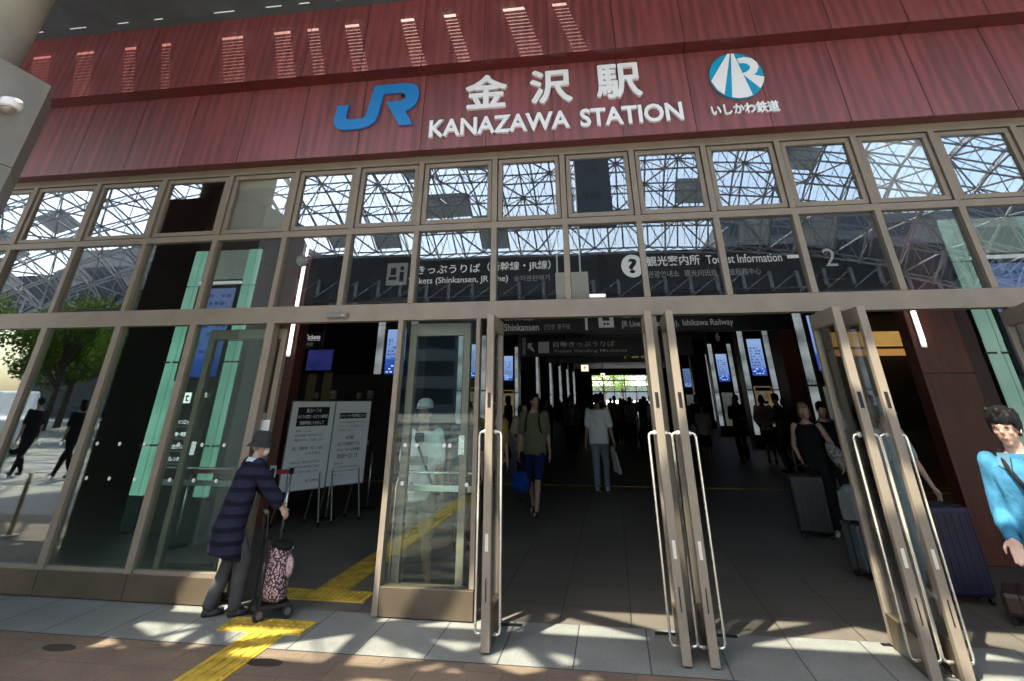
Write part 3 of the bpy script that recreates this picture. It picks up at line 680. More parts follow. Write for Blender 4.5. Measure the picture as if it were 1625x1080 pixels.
# entrance pillars, both sides, just inside
def entrance_pillar(x0, x1, y, lab, lit, flip, screen=True):
    o = empty('entrance_pillar', ((x0+x1)/2, y, 0), lab, 'pillar', 'pillars just inside the entrance'); h = (x1-x0)/2
    MB().box(-h, h, 0.03, 1.1, 0.0, ZCEI-0.01).build('core', PILD, o)
    for s in (-1, 1):
        a, b = (-h, -h+0.21) if s < 0 else (h-0.21, h)
        for z0, z1 in ((0.03, 0.42), (0.44, 1.04), (1.06, 2.155), (2.175, 3.3), (3.32, 3.9)):
            MB().box(a, b, -0.03, 0.028, z0, z1).build('lit_strip', lit if z0 > 0.43 else mat('unlit_green_glass', (0.02, 0.05, 0.04), 0.15), o)
        MB().box(a+0.145, a+0.150, -0.032, -0.0295, 0.44, 3.9).build('strip_joint', PILD, o)
        for z in (1.05, 2.165):
            cl = MB().lathe([(0.03, -0.012), (0.03, 0.012)], n=12).build('clamp', STEEL, o); cl.location = ((a+b)/2, -0.035, z)
            MB().box(a-0.05, b+0.05, -0.035, 0.027, z-0.012, z+0.012).build('clamp_bar', PILD, o)
    q0, q1 = -h+0.27, h-0.27
    m = MB(); nn = 4
    for k in range(nn):
        a = q0-0.05+(q1-q0+0.1)*k/nn; b = q0-0.05+(q1-q0+0.1)*(k+1)/nn
        m.box(a+0.005, b-0.005, -0.015, 0.028, 3.42, 3.9)
    m.build('upper_panel', LITU, o)
    MB().box(q0-0.03, q1+0.03, -0.06, 0.028, 3.34, 3.375).build('light_bar', emis('light_bar', (0.5, 0.55, 0.53), 0.55), o)
    if screen:
        MB().box(q0-0.03, q1+0.03, -0.05, 0.028, 1.9, 3.3).build('screen_frame', BLACK, o)
        sc = MB().box(q0+0.01, q1-0.01, -0.056, -0.049, 1.95, 3.26).build('screen', SCRD, o)
        rows(sc, q0+0.05, q1-0.05, 2.25, 3.2, 8, -0.058, ROWM)
    return o
MB_ = MB
ep = entrance_pillar(-7.03, -5.80, 2.65, 'green lit glass pillar with direction board behind the left fixed panes', LITN, 1)
# the direction board under its screen
hh = 0.345
MB().box(-hh, hh, -0.045, 0.028, 0.45, 1.87).build('direction_board', mat('board_charcoal', (0.020, 0.022, 0.021), 0.35), ep)
def icon(parent, x0, x1, z0, z1, y, glyph, m=TXD, gm=SB):
    b = MB().box(x0, x1, y-0.004, y, z0, z1).build('icon', m, parent)
    if glyph: put_text('glyph', glyph, gm, x0+(x1-x0)*0.2, x1-(x1-x0)*0.2, z0+(z1-z0)*0.15, z1-(z1-z0)*0.15, y-0.006, b, bold=0.015)
    return b
icon(ep, -0.27, -0.15, 1.60, 1.74, -0.046, 'i', TXB); icon(ep, -0.12, 0.0, 1.60, 1.74, -0.046, 't', TXB)
put_text('line_of_text', 'お手洗', TXB, 0.06, 0.27, 1.67, 1.74, -0.048, ep, bold=0.01); put_text('line_of_text', 'Restrooms', TXD, 0.06, 0.27, 1.61, 1.645, -0.048, ep)
for k, (jp, en) in enumerate((('コインロッカー', 'Coin lockers'), ('荷物一時預り所', 'Baggage'), ('総合カウンター', 'Information'), ('駅レンタカー', 'Rent-a-car'))):
    z = 1.30-0.155*k
    icon(ep, -0.28, -0.18, z-0.03, z+0.09, -0.046, ('L', 'B', 'i', 'C')[k], TXB)
    put_text('line_of_text', jp, TXB, -0.15, 0.16, z+0.02, z+0.08, -0.048, ep, bold=0.008); put_text('line_of_text', en, TXD, -0.15, 0.08, z-0.02, z+0.01, -0.048, ep)
er = entrance_pillar(4.86, 6.10, 2.65, 'green lit glass pillar at the right edge beside red cladding', LITR, -1)
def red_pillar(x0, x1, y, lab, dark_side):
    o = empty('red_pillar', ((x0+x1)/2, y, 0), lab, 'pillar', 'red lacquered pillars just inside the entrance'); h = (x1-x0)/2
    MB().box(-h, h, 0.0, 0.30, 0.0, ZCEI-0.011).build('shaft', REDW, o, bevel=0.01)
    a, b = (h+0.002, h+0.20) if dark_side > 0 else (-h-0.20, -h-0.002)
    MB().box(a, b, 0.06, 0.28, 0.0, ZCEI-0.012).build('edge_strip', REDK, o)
    MB().box(-h-0.001, h+0.001, -0.004, 0.02, 1.93, 1.945).build('joint', DARK, o)
    return o
rl = red_pillar(-5.80, -5.20, 3.3, 'red lacquered pillar with a bright tube lamp at the left doorway', -1)
rr_ = red_pillar(4.00, 4.62, 2.65, 'red lacquered pillar with a short bright tube lamp at the right', 1)
TUBE = emis('tube_lamp', (1.0, 0.93, 0.90), 2.6)
for x, z0, z1, t in ((-5.31, 2.30, 4.05, 'long vertical white tube lamp on the left red pillar'), (4.115, 2.27, 2.86, 'short vertical white tube lamp on the right red pillar')):
    o = empty('tube_lamp', (x, 3.25 if x < 0 else 2.60, (z0+z1)/2), t, 'lamp'); hz = (z1-z0)/2
    MB().rod((0, 0, -hz), (0, 0, hz), 0.024).build('tube', TUBE, o, smooth=True)
    MB().box(-0.035, 0.035, 0.02, 0.046, -hz-0.03, hz+0.03).build('holder', WHITE, o)
for x, yy, t in ((-3.79, 0.185, 'small white notice on the parked sliding leaf, left one of two'), (-3.665, 0.155, 'small white notice on the post of the parked sliding leaf, right one of two'), (-5.50, 3.29, 'small white notice on the left red pillar')):
    o = MB().box(-0.065, 0.065, -0.003, 0.003, -0.13, 0.13).build('paper_notice', mat('notice_paper', (0.70, 0.72, 0.70), 0.6, 0, 0.05, 9)); o.location = (x, yy, 1.33); tag(o, t, 'notice', 'paper notices left of the doorway')
    MB().box(-0.045, -0.015, -0.006, -0.003, -0.04, 0.01).build('print', BLACK, o)

# ------------------------------------------------------------------ overhead signs
def board(x0, x1, y, z0, z1, lab):
    o = empty('overhead_sign', ((x0+x1)/2, y, (z0+z1)/2), lab, 'sign', 'black overhead direction signs'); h = (x1-x0)/2; v = (z1-z0)/2
    MB().box(-h, h, 0, 0.22, -v, v).build('board', SB, o, bevel=0.01)
    for s in (-0.7, 0.7): MB().rod((h*s, 0.11, v), (h*s, 0.11, ZCEI-(z0+z1)/2), 0.02).build('hanger', PILD, o)
    return o, (x0+x1)/2, (z0+z1)/2
def wtext(bd, body, m, x0, x1, z0, z1, bold=0.006):
    o, cx, cz = bd; return put_text('writing', body, m, x0-cx, x1-cx, z0-cz, z1-cz, -0.003, o, bold=bold)
b1 = board(-4.75, -0.10, 5.0, 3.42, 4.28, 'black overhead sign for train tickets, left of two behind the pane row')
o, cx_, cz_ = b1
ic = MB().box(-4.42-cx_, -3.98-cx_, -0.004, 0, 3.66-cz_, 4.10-cz_).build('icon', TXD, o)
t = MB(); t.box(-4.34-cx_, -4.22-cx_, -0.008, -0.003, 3.86-cz_, 4.0-cz_).box(-4.37-cx_, -4.2-cx_, -0.008, -0.003, 3.76-cz_, 3.83-cz_).box(-4.14-cx_, -4.05-cx_, -0.008, -0.003, 3.72-cz_, 3.92-cz_)
t.ell((-4.095-cx_, -0.006, 3.99-cz_), (0.045, 0.004, 0.045)); t.build('glyph', SB, ic)
wtext(b1, 'きっぷうりば', TXW, -3.78, -2.45, 3.86, 4.03, 0.012); wtext(b1, '（新幹線・JR線）', TXW, -2.30, -1.02, 3.85, 4.05, 0.01)
wtext(b1, 'Tickets (Shinkansen, JR Line)', TXW, -3.95, -1.88, 3.635, 3.79); wtext(b1, '승차권판매기', TXD, -1.76, -1.05, 3.66, 3.77); wtext(b1, '售票处', TXD, -0.92, -0.45, 3.66, 3.77)
b2 = board(0.10, 3.85, 5.0, 3.42, 4.28, 'black overhead sign for tourist information with a question mark')
o, cx_, cz_ = b2
dsc = MB().lathe([(0.215, -0.004), (0.215, 0.004)], n=32).build('question_disc', TXW, o); dsc.rotation_euler = (math.pi/2, 0, 0); dsc.location = (0.57-cx_, 0.0, 3.88-cz_)
put_text('question_mark', '?', SB, 0.485-cx_, 0.655-cx_, 3.74-cz_, 4.02-cz_, -0.008, o, bold=0.03)
wtext(b2, '観光案内所', TXW, 0.84, 1.84, 3.86, 4.05, 0.012); wtext(b2, 'Tourist Information', TXW, 1.96, 3.32, 3.87, 4.03, 0.006)
wtext(b2, '관광안내소', TXD, 0.84, 1.42, 3.65, 3.77); wtext(b2, '观光问讯处', TXD, 1.52, 2.12, 3.65, 3.77); wtext(b2, '旅遊服務中心', TXD, 2.22, 2.9, 3.65, 3.77)
MB().box(3.42-cx_, 3.72-cx_, -0.004, 0.002, 3.92-cz_, 3.98-cz_).prism([(3.62-cx_, 4.07-cz_), (3.69-cx_, 4.07-cz_), (3.80-cx_, 3.95-cz_), (3.69-cx_, 3.83-cz_), (3.62-cx_, 3.83-cz_), (3.72-cx_, 3.95-cz_)], -0.0045, 0.002).build('arrow', TXW, o)
b3 = board(3.95, 4.40, 5.02, 3.55, 4.30, 'small grey number plate reading 2 next to the tourist information sign')
wtext(b3, '2', emis('number_grey', (0.75, 0.78, 0.75), 0.20), 4.06, 4.27, 3.76, 4.08, 0.0)
b4 = board(-3.3, 4.4, 9.0, 3.08, 3.72, 'black overhead sign reading Shinkansen and JR Line above the swing doors')
wtext(b4, '新幹線', TXD, -2.66, -1.9, 3.40, 3.62); wtext(b4, 'Shinkansen', TXD, -2.66, -1.75, 3.16, 3.33); wtext(b4, '신칸센  新干线', TXDD, -1.62, -0.95, 3.18, 3.31)
o, cx_, cz_ = b4
MB().box(-0.56-cx_, -0.50-cx_, -0.004, 0.002, 3.15-cz_, 3.55-cz_).prism([(-0.68-cx_, 3.5-cz_), (-0.53-cx_, 3.64-cz_), (-0.38-cx_, 3.5-cz_), (-0.53-cx_, 3.55-cz_)], -0.0045, 0.002).build('arrow', TXD, o)
ic = MB().box(-0.22-cx_, 0.16-cx_, -0.004, 0.002, 3.20-cz_, 3.58-cz_).build('icon', TXD, o); MB().box(-0.12-cx_, 0.06-cx_, -0.007, -0.003, 3.36-cz_, 3.50-cz_).box(-0.10-cx_, -0.04-cx_, -0.007, -0.003, 3.26-cz_, 3.31-cz_).box(-0.02-cx_, 0.04-cx_, -0.007, -0.003, 3.26-cz_, 3.31-cz_).build('glyph', SB, ic)
wtext(b4, '在来線', TXD, 0.35, 1.1, 3.42, 3.62); wtext(b4, 'JR Line (Nanao Line),', TXD, 0.35, 1.75, 3.17, 3.35); wtext(b4, 'Ishikawa Railway', TXD, 1.85, 3.05, 3.17, 3.35)
b5 = board(-3.1, 2.8, 15.0, 2.95, 3.5, 'faint black overhead sign deeper in the hall, second row')
o, cx_, cz_ = b5
MB().prism([(-2.86-cx_, 3.38-cz_), (-2.86-cx_, 3.18-cz_), (-2.80-cx_, 3.24-cz_), (-2.68-cx_, 3.10-cz_), (-2.62-cx_, 3.15-cz_), (-2.75-cx_, 3.30-cz_), (-2.68-cx_, 3.38-cz_)], -0.004, 0.002).build('arrow', TXDD, o)
icon(o, -2.48-cx_, -2.10-cx_, 3.06-cz_, 3.42-cz_, 0.0, '', TXDD)
wtext(b5, '自動きっぷうりば', TXDD, -1.95, 0.2, 3.24, 3.42); wtext(b5, 'Ticket Vending Machines', TXDD, -1.95, 0.6, 3.05, 3.16)
b6 = board(-3.0, 2.6, 21.0, 3.05, 3.65, 'faint black overhead sign deepest in the hall')
o, cx_, cz_ = b6
MB().box(0.62-cx_, 0.68-cx_, -0.004, 0.002, 3.2-cz_, 3.5-cz_).prism([(0.5-cx_, 3.44-cz_), (0.65-cx_, 3.58-cz_), (0.80-cx_, 3.44-cz_)], -0.0045, 0.002).build('arrow', emis('sign_amber_dim', (0.5, 0.38, 0.2), 0.10), o)
icon(o, 0.95-cx_, 1.25-cx_, 3.22-cz_, 3.56-cz_, 0.0, 'o', MATS['sign_amber_dim']); icon(o, 1.35-cx_, 1.65-cx_, 3.22-cz_, 3.56-cz_, 0.0, '', MATS['sign_amber_dim'])
for x, y, z, w, ch, t in ((-1.52, 30, 3.24, 0.42, 'P', 'small backlit white sign hanging deep in the hall, nearer and larger one'), (-0.64, 40, 3.2, 0.32, 'i', 'small backlit white sign hanging deep in the hall, farther and smaller one')):
    o = MB().box(-w/2, w/2, 0, 0.12, -w*0.4, w*0.4).build('lit_sign', emis('lit_sign_cream', (0.95, 0.85, 0.6), 0.75)); o.location = (x, y, z); tag(o, t, 'sign')
    put_text('writing', ch, BLACK, -w*0.12, w*0.12, -w*0.24, w*0.24, -0.003, o, bold=0.02); MB().rod((0, 0.06, w*0.4), (0, 0.06, ZCEI-z), 0.02).build('hanger', PILD, o)
# white pendant post between the two rows
pd = empty('hanging_sensor', (-2.35, 10.5, 3.0), 'slim white pendant hanging from the dark hall ceiling', 'sensor')
MB().rod((0, 0, 0), (0, 0, 2.1), 0.018).build('rod', PILD, pd); MB().lathe([(0.05, -0.28), (0.06, -0.25), (0.06, 0.1), (0.03, 0.14)], n=16).build('body', mat('pendant_grey', (0.5, 0.5, 0.5), 0.4), pd)

# pale box hanging behind the middle panes, and a small camera by the left pillar
hb = empty('hanging_box', (-0.36, 0.45, 2.76), 'pale cream box hung on two white rods behind the middle upper pane', 'box')
MB().box(-0.185, 0.185, -0.06, 0.06, -0.145, 0.145).build('case', mat('cream_case', (0.60, 0.57, 0.44), 0.5, 0, 0.04, 6), hb, bevel=0.008)
for x in (-0.165, 0.10): MB().rod((x, 0, 0.145), (x, 0, 1.9), 0.010).build('rod', WHITE, hb)
ft = MB().rod((-0.13, 0, 0), (0.13, 0, 0), 0.016).build('tube_lamp', emis('small_tube', (0.9, 0.9, 0.85), 0.9)); ft.location = (-0.13, 0.50, 2.66); tag(ft, 'small horizontal white tube lamp beside the cream hanging box', 'lamp')
MB().box(-0.14, 0.14, 0.018, 0.05, -0.02, 0.02).build('holder', WHITE, ft)
hc = empty('hanging_camera', (-4.22, 1.3, 3.35), 'small white camera hanging on a rod beside the long tube lamp', 'security camera')
MB().rod((0, 0, 0.05), (0, 0, 1.74), 0.02).build('rod', WHITE, hc); MB().lathe([(0.03, 0.07), (0.085, 0.06), (0.09, 0.0), (0.06, -0.05), (0.02, -0.07)], n=20).build('body', WHITE, hc, smooth=True)

# golden lit shop front at the right, monitor and shop at the left
gs = empty('lit_shop', (6.9, 10.6, 0), 'shop front with a golden lit ceiling band seen right of the doors', 'shop')
GOLD = emis('golden_light', (0.62, 0.37, 0.10), 0.42, (0.52, 0.30, 0.085), 2.0)
MB().box(-1.25, 0.9, -0.3, 0.0, 2.82, 3.12).build('light_band', GOLD, gs); MB().box(-1.15, 0.9, 0.02, 0.3, 2.62, 2.76).build('lower_band', emis('amber_light', (0.55, 0.27, 0.08), 0.40), gs)
MB().box(-1.3, 1.0, 0.31, 0.5, 0, 3.6).build('wall', HW, gs); MB().box(-1.1, 0.6, -0.1, 0.25, 0, 1.0).build('counter', mat('counter_brown', (0.11, 0.06, 0.025), 0.5, 0, 0.2, 4), gs)
mo = empty('monitor', (-6.12, 6.0, 2.38), 'dark blue monitor hanging in the shop behind the left doorway', 'monitor')
MB().box(-0.31, 0.31, 0, 0.05, -0.22, 0.22).build('case', BLACK, mo, bevel=0.006); MB().box(-0.285, 0.285, -0.004, 0.001, -0.195, 0.195).build('screen', emis('monitor_blue', (0.018, 0.022, 0.12), 0.55, (0.01, 0.012, 0.07), 3), mo); MB().rod((0, 0.03, 0.22), (0, 0.03, 2.70), 0.02).build('hanger', PILD, mo)
ts = empty('ticket_sign', (-6.75, 6.4, 2.80), 'small black sign with white writing above the blue monitor', 'sign')
MB().box(-0.42, 0.42, 0, 0.1, -0.16, 0.16).build('board', SB, ts); put_text('writing', 'Tickets', TXW, -0.02, 0.36, 0.0, 0.10, -0.003, ts, bold=0.01); put_text('writing', '승차권', TXD, -0.02, 0.2, -0.11, -0.04, -0.003, ts)
icon(ts, -0.34, -0.12, -0.11, 0.12, 0.0, 't', TXD); MB().rod((0, 0.05, 0.16), (0, 0.05, 2.29), 0.02).build('hanger', PILD, ts)
for x, z0, z1, t in ((-6.38, 1.62, 2.14, 'narrow yellowish hanging banner below the blue monitor, left one'), (-6.02, 1.60, 2.16, 'narrow yellowish hanging banner below the blue monitor, right one')):
    o = MB().box(-0.10, 0.10, -0.008, 0.008, 0, z1-z0).build('hanging_banner', mat('banner_ochre', (0.26, 0.21, 0.10), 0.8, 0, 0.3, 6)); o.location = (x, 6.3, z0); tag(o, t, 'banner', 'hanging banners below the monitor')
    MB().rod((-0.12, 0, z1-z0), (0.12, 0, z1-z0), 0.012).build('rail', PILD, o)
kk = empty('shop_shelf', (-7.3, 8.6, 0), 'dark shop shelf with small pale goods behind the right notice board', 'shelf')
MB().box(-1.4, 2.3, 0.0, 0.4, 0, 2.2).build('cabinet', HW, kk)
m = MB(); rnd = random.Random(3)
for k in range(26):
    x, z = rnd.uniform(-1.2, 1.4), rnd.choice((0.7, 1.0, 1.35, 1.65)); m.box(x, x+rnd.uniform(0.05, 0.14), -0.12, -0.005, z, z+rnd.uniform(0.08, 0.2))
m.build('goods', mat('goods_pale', (0.35, 0.28, 0.24), 0.6, 0, 0.6, 3), kk)

# ------------------------------------------------------------------ notice boards, stanchions
def notice(p, w, zb, ztop, ang, lab, lines):
    o = empty('notice_board', (p[0], p[1], 0), lab, 'notice board', 'white notice boards on legs left of the doors', ang); h = w/2
    MB().box(-h, h, -0.012, 0.012, zb, ztop).build('panel', mat('board_white', (0.78, 0.80, 0.81), 0.5, 0, 0.04, 5), o)
    e = MB().box(-h-0.008, -h, -0.016, 0.016, zb, ztop).box(h, h+0.008, -0.016, 0.016, zb, ztop).box(-h-0.008, h+0.008, -0.016, 0.016, ztop, ztop+0.01).box(-h-0.008, h+0.008, -0.016, 0.016, zb-0.01, zb)
    e.build('edge_frame', mat('alu_edge', (0.3, 0.3, 0.3), 0.4, 0.7), o)
    for s in (-1, 1):
        leg = MB().rod((s*h*0.72, 0.02, zb+0.3), (s*h*0.72, -0.16, 0.05), 0.012).rod((s*h*0.72, 0.02, zb+0.3), (s*h*0.72, 0.26, 0.05), 0.011).build('leg', mat('stand_leg_grey', (0.20, 0.20, 0.20), 0.4, 0.5), o)
        for yy in (-0.16, 0.26): MB().rod((s*h*0.72-0.012, yy, 0.028), (s*h*0.72+0.012, yy, 0.028), 0.026, n=12).build('caster', BLACK, leg)
    for (kind, body, x0, x1, z0, z1) in lines:
        if kind == 'bar': MB().box(x0*w, x1*w, -0.0145, -0.0121, z0, z1).build('heading_bar', BLACK, o)
        elif kind == 'inv': put_text('writing', body, mat('board_white', (0.5, 0.52, 0.53)), x0*w, x1*w, z0, z1, -0.0155, o, bold=0.02)
        else: put_text('writing', body, mat('ink', (0.035, 0.035, 0.04), 0.6), x0*w, x1*w, z0, z1, -0.0135, o, bold=0.012 if kind == 'b' else 0.0)
    return o
dirn = Vector((0.573, 0.82, 0)); angb = math.atan2(0.82, 0.573)
Lp = Vector((-4.97, 3.07, 0)); mid = Lp+dirn*0.745; Rp = mid+dirn*0.68
notice((Lp+dirn*0.37), 0.735, 0.46, 1.615, angb, 'white notice board on legs with a black three line heading',
       [('bar', '', -0.36, 0.38, 1.28, 1.54), ('inv', '夏休みシーズンの', -0.16, 0.18, 1.465, 1.52), ('inv', 'みどりの窓口・みどりの券売機', -0.34, 0.36, 1.385, 1.435), ('inv', '営業時間につきまして', -0.28, 0.28, 1.30, 1.35),
        ('t', '夏休みシーズンは、', -0.34, 0.02, 1.20, 1.235), ('t', '窓口の混雑が予想されますので', -0.34, 0.30, 1.14, 1.175), ('t', '時間に余裕をもってお越しください', -0.34, 0.34, 1.08, 1.115),
        ('b', '窓口：営業時間　平日・土休日', -0.36, 0.34, 0.965, 1.01), ('t', 'となります', -0.04, 0.30, 0.90, 0.94),
        ('t', 'お客様にはご不便をおかけしますが', -0.36, 0.30, 0.79, 0.825), ('t', 'きっぷのお求めは券売機のご利用を', -0.38, 0.32, 0.73, 0.765), ('t', 'ご理解とご協力をお願いします', -0.36, 0.30, 0.67, 0.705), ('t', '金沢駅長', 0.04, 0.34, 0.55, 0.585)])
notice((mid+dirn*0.345), 0.665, 0.47, 1.615, angb, 'white notice board on legs with a thin black heading and large times',
       [('bar', '', -0.36, 0.40, 1.37, 1.45), ('inv', 'オペレーター対応時間について', -0.34, 0.38, 1.385, 1.435), ('t', 'みどりの券売機プラスでは', -0.36, 0.38, 1.30, 1.33), ('t', 'オペレーターがご案内します', -0.36, 0.36, 1.245, 1.275), ('t', 'ご利用ください', -0.36, 0.10, 1.19, 1.22),
        ('b', '金沢駅', -0.12, 0.10, 1.07, 1.13), ('b', 'みどりの券売機プラス', -0.32, 0.30, 0.985, 1.04), ('b', 'オペレーター応対時間', -0.32, 0.30, 0.905, 0.96), ('b', '8:00～21:13', -0.28, 0.26, 0.82, 0.885),
        ('t', '時間外のご案内', -0.34, -0.10, 0.74, 0.765), ('t', 'きっぷのお受け取りは終日可能です', -0.34, 0.36, 0.69, 0.715), ('t', '混雑時はお待ちいただく場合があります', -0.38, 0.36, 0.64, 0.665), ('t', 'ご了承ください', -0.38, -0.08, 0.59, 0.615)])
def stanchion(x, y, lab, h=0.86):
    o = empty('belt_post', (x, y, 0), lab, 'barrier post', 'belt barrier posts left of the doors')
    MB().lathe([(0.16, 0), (0.16, 0.012), (0.05, 0.03)], n=24).build('base', BLACK, o); MB().rod((0, 0, 0.02), (0, 0, h-0.06), 0.017, n=12).build('pole', STEEL, o, smooth=True)
    MB().lathe([(0.026, h-0.07), (0.030, h-0.06), (0.030, h-0.01), (0.024, h)], n=16).build('head', BLACK, o)
    return o
sA = stanchion(-4.37, 2.25, 'steel belt barrier post in front of the notice boards', 0.84); stanchion(-5.75, 2.1, 'steel belt barrier post hidden behind the old woman', 0.84)
stanchion(-4.37, 5.1, 'steel belt barrier post right of the notice boards', 0.9); stanchion(-4.64, 4.1, 'steel belt barrier post behind the joint of the notice boards', 0.86)
bl = MB().box(-1.36, -0.02, -0.002, 0.002, -0.026, 0.026).build('barrier_belt', mat('belt_red', (0.30, 0.012, 0.035), 0.6)); bl.location = (-4.37, 2.25, 0.795); bl.rotation_euler = (0, 0, R(6)); tag(bl, 'red belt stretched between two steel barrier posts', 'belt')
ch = empty('card_holder', (-4.62, 2.215, 0.80), 'small card holder clipped on the red barrier belt', 'card holder')
MB().box(-0.045, 0.045, -0.006, 0.006, -0.07, 0.065).build('frame', mat('pale_frame', (0.45, 0.45, 0.45), 0.4), ch); MB().box(-0.028, 0.028, -0.009, -0.005, -0.045, 0.035).build('card', BLACK, ch)

# trees and daylight outside the far end of the hall are built with the other trees
# ------------------------------------------------------------------ the glazed steel lattice dome over the forecourt (mirrored in the glass)
ALU = mat('lattice_grey', (0.30, 0.31, 0.32), 0.5, 0.2, 0.08, 2)
FROST = bpy.data.materials.new('frosted_panel'); FROST.use_nodes = True
n = FROST.node_tree.nodes; l = FROST.node_tree.links; n.clear()
o_ = n.new('ShaderNodeOutputMaterial'); mx = n.new('ShaderNodeMixShader'); df = n.new('ShaderNodeBsdfDiffuse'); tl = n.new('ShaderNodeBsdfTranslucent')
df.inputs[0].default_value = (0.55, 0.58, 0.60, 1); tl.inputs[0].default_value = (0.42, 0.47, 0.50, 1); mx.inputs[0].default_value = 0.35
l.new(df.outputs[0], mx.inputs[1]); l.new(tl.outputs[0], mx.inputs[2]); l.new(mx.outputs[0], o_.inputs[0])
def vault(x, y):
    t = max(0.0, min(1.0, (-y-5.0)/40.0))
    z = 8.6*(1-t)+13.9*t + 8.5*math.sin(math.pi*t)**0.85
    return z - 5.0*(max(0, abs(x+10)-14)/45.0)**2*4*0.6
dm = empty('lattice_dome', (0, -25, 0), 'grey steel lattice dome of triangles over the forecourt, mirrored in the upper panes', 'dome')
top = MB(); low = MB(); web = MB(); fro = MB(); mul = MB()
X0, X1, Y0, Y1 = -58, 38, -5.0, -45.0
nx, ny = 37, 15
def node(i, j, off=0.0):
    x = X0+(X1-X0)*i/nx; y = Y0+(Y1-Y0)*j/ny
    return Vector((x, y+25, vault(x, y)-off))
rnd = random.Random(11)
for i in range(nx+1):
    for j in range(ny+1):
        a = node(i, j)
        if i < nx: top.rod(a, node(i+1, j), 0.075, n=6, caps=False)
        if j < ny: top.rod(a, node(i, j+1), 0.075, n=6, caps=False)
        if i < nx and j < ny:
            if (i+j) % 2: top.rod(a, node(i+1, j+1), 0.075, n=6, caps=False)
            else: top.rod(node(i+1, j), node(i, j+1), 0.075, n=6, caps=False)
            c = (node(i, j)+node(i+1, j)+node(i, j+1)+node(i+1, j+1))/4-Vector((0, 0, 1.7))
            for (p, q) in ((0, 0), (1, 0), (0, 1), (1, 1)): web.rod(c, node(i+p, j+q), 0.045, 0.045, n=5, caps=False)
            web.ell(c, (0.16, 0.16, 0.16), nu=8, nv=5)
            if i < nx-1:
                c2 = (node(i+1, j)+node(i+2, j)+node(i+1, j+1)+node(i+2, j+1))/4-Vector((0, 0, 1.7)); low.rod(c, c2, 0.075, n=6, caps=False)
            if j < ny-1:
                c2 = (node(i, j+1)+node(i+1, j+1)+node(i, j+2)+node(i+1, j+2))/4-Vector((0, 0, 1.7)); low.rod(c, c2, 0.075, n=6, caps=False)
            # glazing bars above the lattice
            for k in (0.25, 0.5, 0.75):
                mul.rod(node(i, j).lerp(node(i+1, j), k)+Vector((0, 0, 0.28)), node(i, j+1).lerp(node(i+1, j+1), k)+Vector((0, 0, 0.28)), 0.022, n=4, caps=False)
            if rnd.random() < 0.14:
                p = [node(i, j), node(i+1, j), node(i+1, j+1), node(i, j+1)]
                p = [v+Vector((0, 0, 0.33)) for v in p]
                fro.add(p+[v+Vector((0, 0, 0.02)) for v in p], [(0,1,2,3),(7,6,5,4),(0,4,5,1),(1,5,6,2),(2,6,7,3),(3,7,4,0)])
top.build('top_chords', ALU, dm); low.build('bottom_chords', ALU, dm); web.build('web_members', ALU, dm); mul.build('glazing_bars', ALU, dm); fro.build('frosted_panels', FROST, dm)
rb = MB().box(-75, 60, -22.5, -20.0, 9.4, 13.6)
rb.build('ring_beam', mat('ring_beam_dark', (0.05, 0.053, 0.056), 0.6, 0, 0.2, 0.6), dm)
m = MB()
for k in range(60): m.box(-74+2.2*k, -73.7+2.2*k, -19.99, -19.8, 9.8, 11.2); m.rod((-74+2.2*k, -19.7, 9.5), (-71.8+2.2*k, -19.7, 11.0), 0.06, n=5)
m.build('beam_lattice', ALU, dm)
m = MB()
for x in (-46, -24, 8, 30): m.rod((x, -21, 0), (x, -21, 9.4), 0.55, n=16)
m.build('column', mat('pale_concrete', (0.4, 0.385, 0.33)), dm)
# made-up lattice out of view, added to break the sun into sharp ground patches
ed = empty('shadow_lattice', (0, -5, 6.5), 'grey flat steel lattice, unseen and added to throw sharp shadows by the doors', 'canopy')
m = MB(); pan = MB()
rnd = random.Random(5)
def bar(a, b, w, h=0.10):
    a = Vector(a); b = Vector(b); d_ = (b-a); L_ = d_.length; ang = math.atan2(d_.y, d_.x)
    m.box(0, L_, -w/2, w/2, -h/2, h/2, Matrix.Translation(a) @ Matrix.Rotation(ang, 4, 'Z'))
ex0, ex1, es = -20.0, 16.0, 1.32
k = 0; x = ex0
ysr = [2.02, 1.25, 0.45, -0.10]
for y in ysr: bar((ex0, y, 0), (ex1, y, 0), 0.15 if y < 2 else 0.1)
while x < ex1:
    for r in range(len(ysr)-1):
        ya, yb = ysr[r], ysr[r+1]; zz = 0.012*(1+(k+r) % 2)
        if (k+r) % 2: bar((x, ya, zz), (x+es, yb, zz), 0.17)
        else: bar((x+es, ya, zz), (x, yb, zz), 0.17)
        if rnd.random() < 0.5: bar((x, ya, 0.03), (x, yb, 0.03), 0.14)
        q = rnd.random()
        if q < ((0.55, 0.62, 0.80) if x < -4.6 else (0.10, 0.12, 0.55))[r]:
            pan.box(x+0.02, x+es-0.02, yb+0.02, ya-0.02, 0.08, 0.10)  # solid plates, denser at the left, added to keep that ground shaded
    x += es; k += 1
m.build('bars', ALU, ed); pan.build('panels', mat('shade_panel_grey', (0.25, 0.26, 0.27), 0.6), ed)

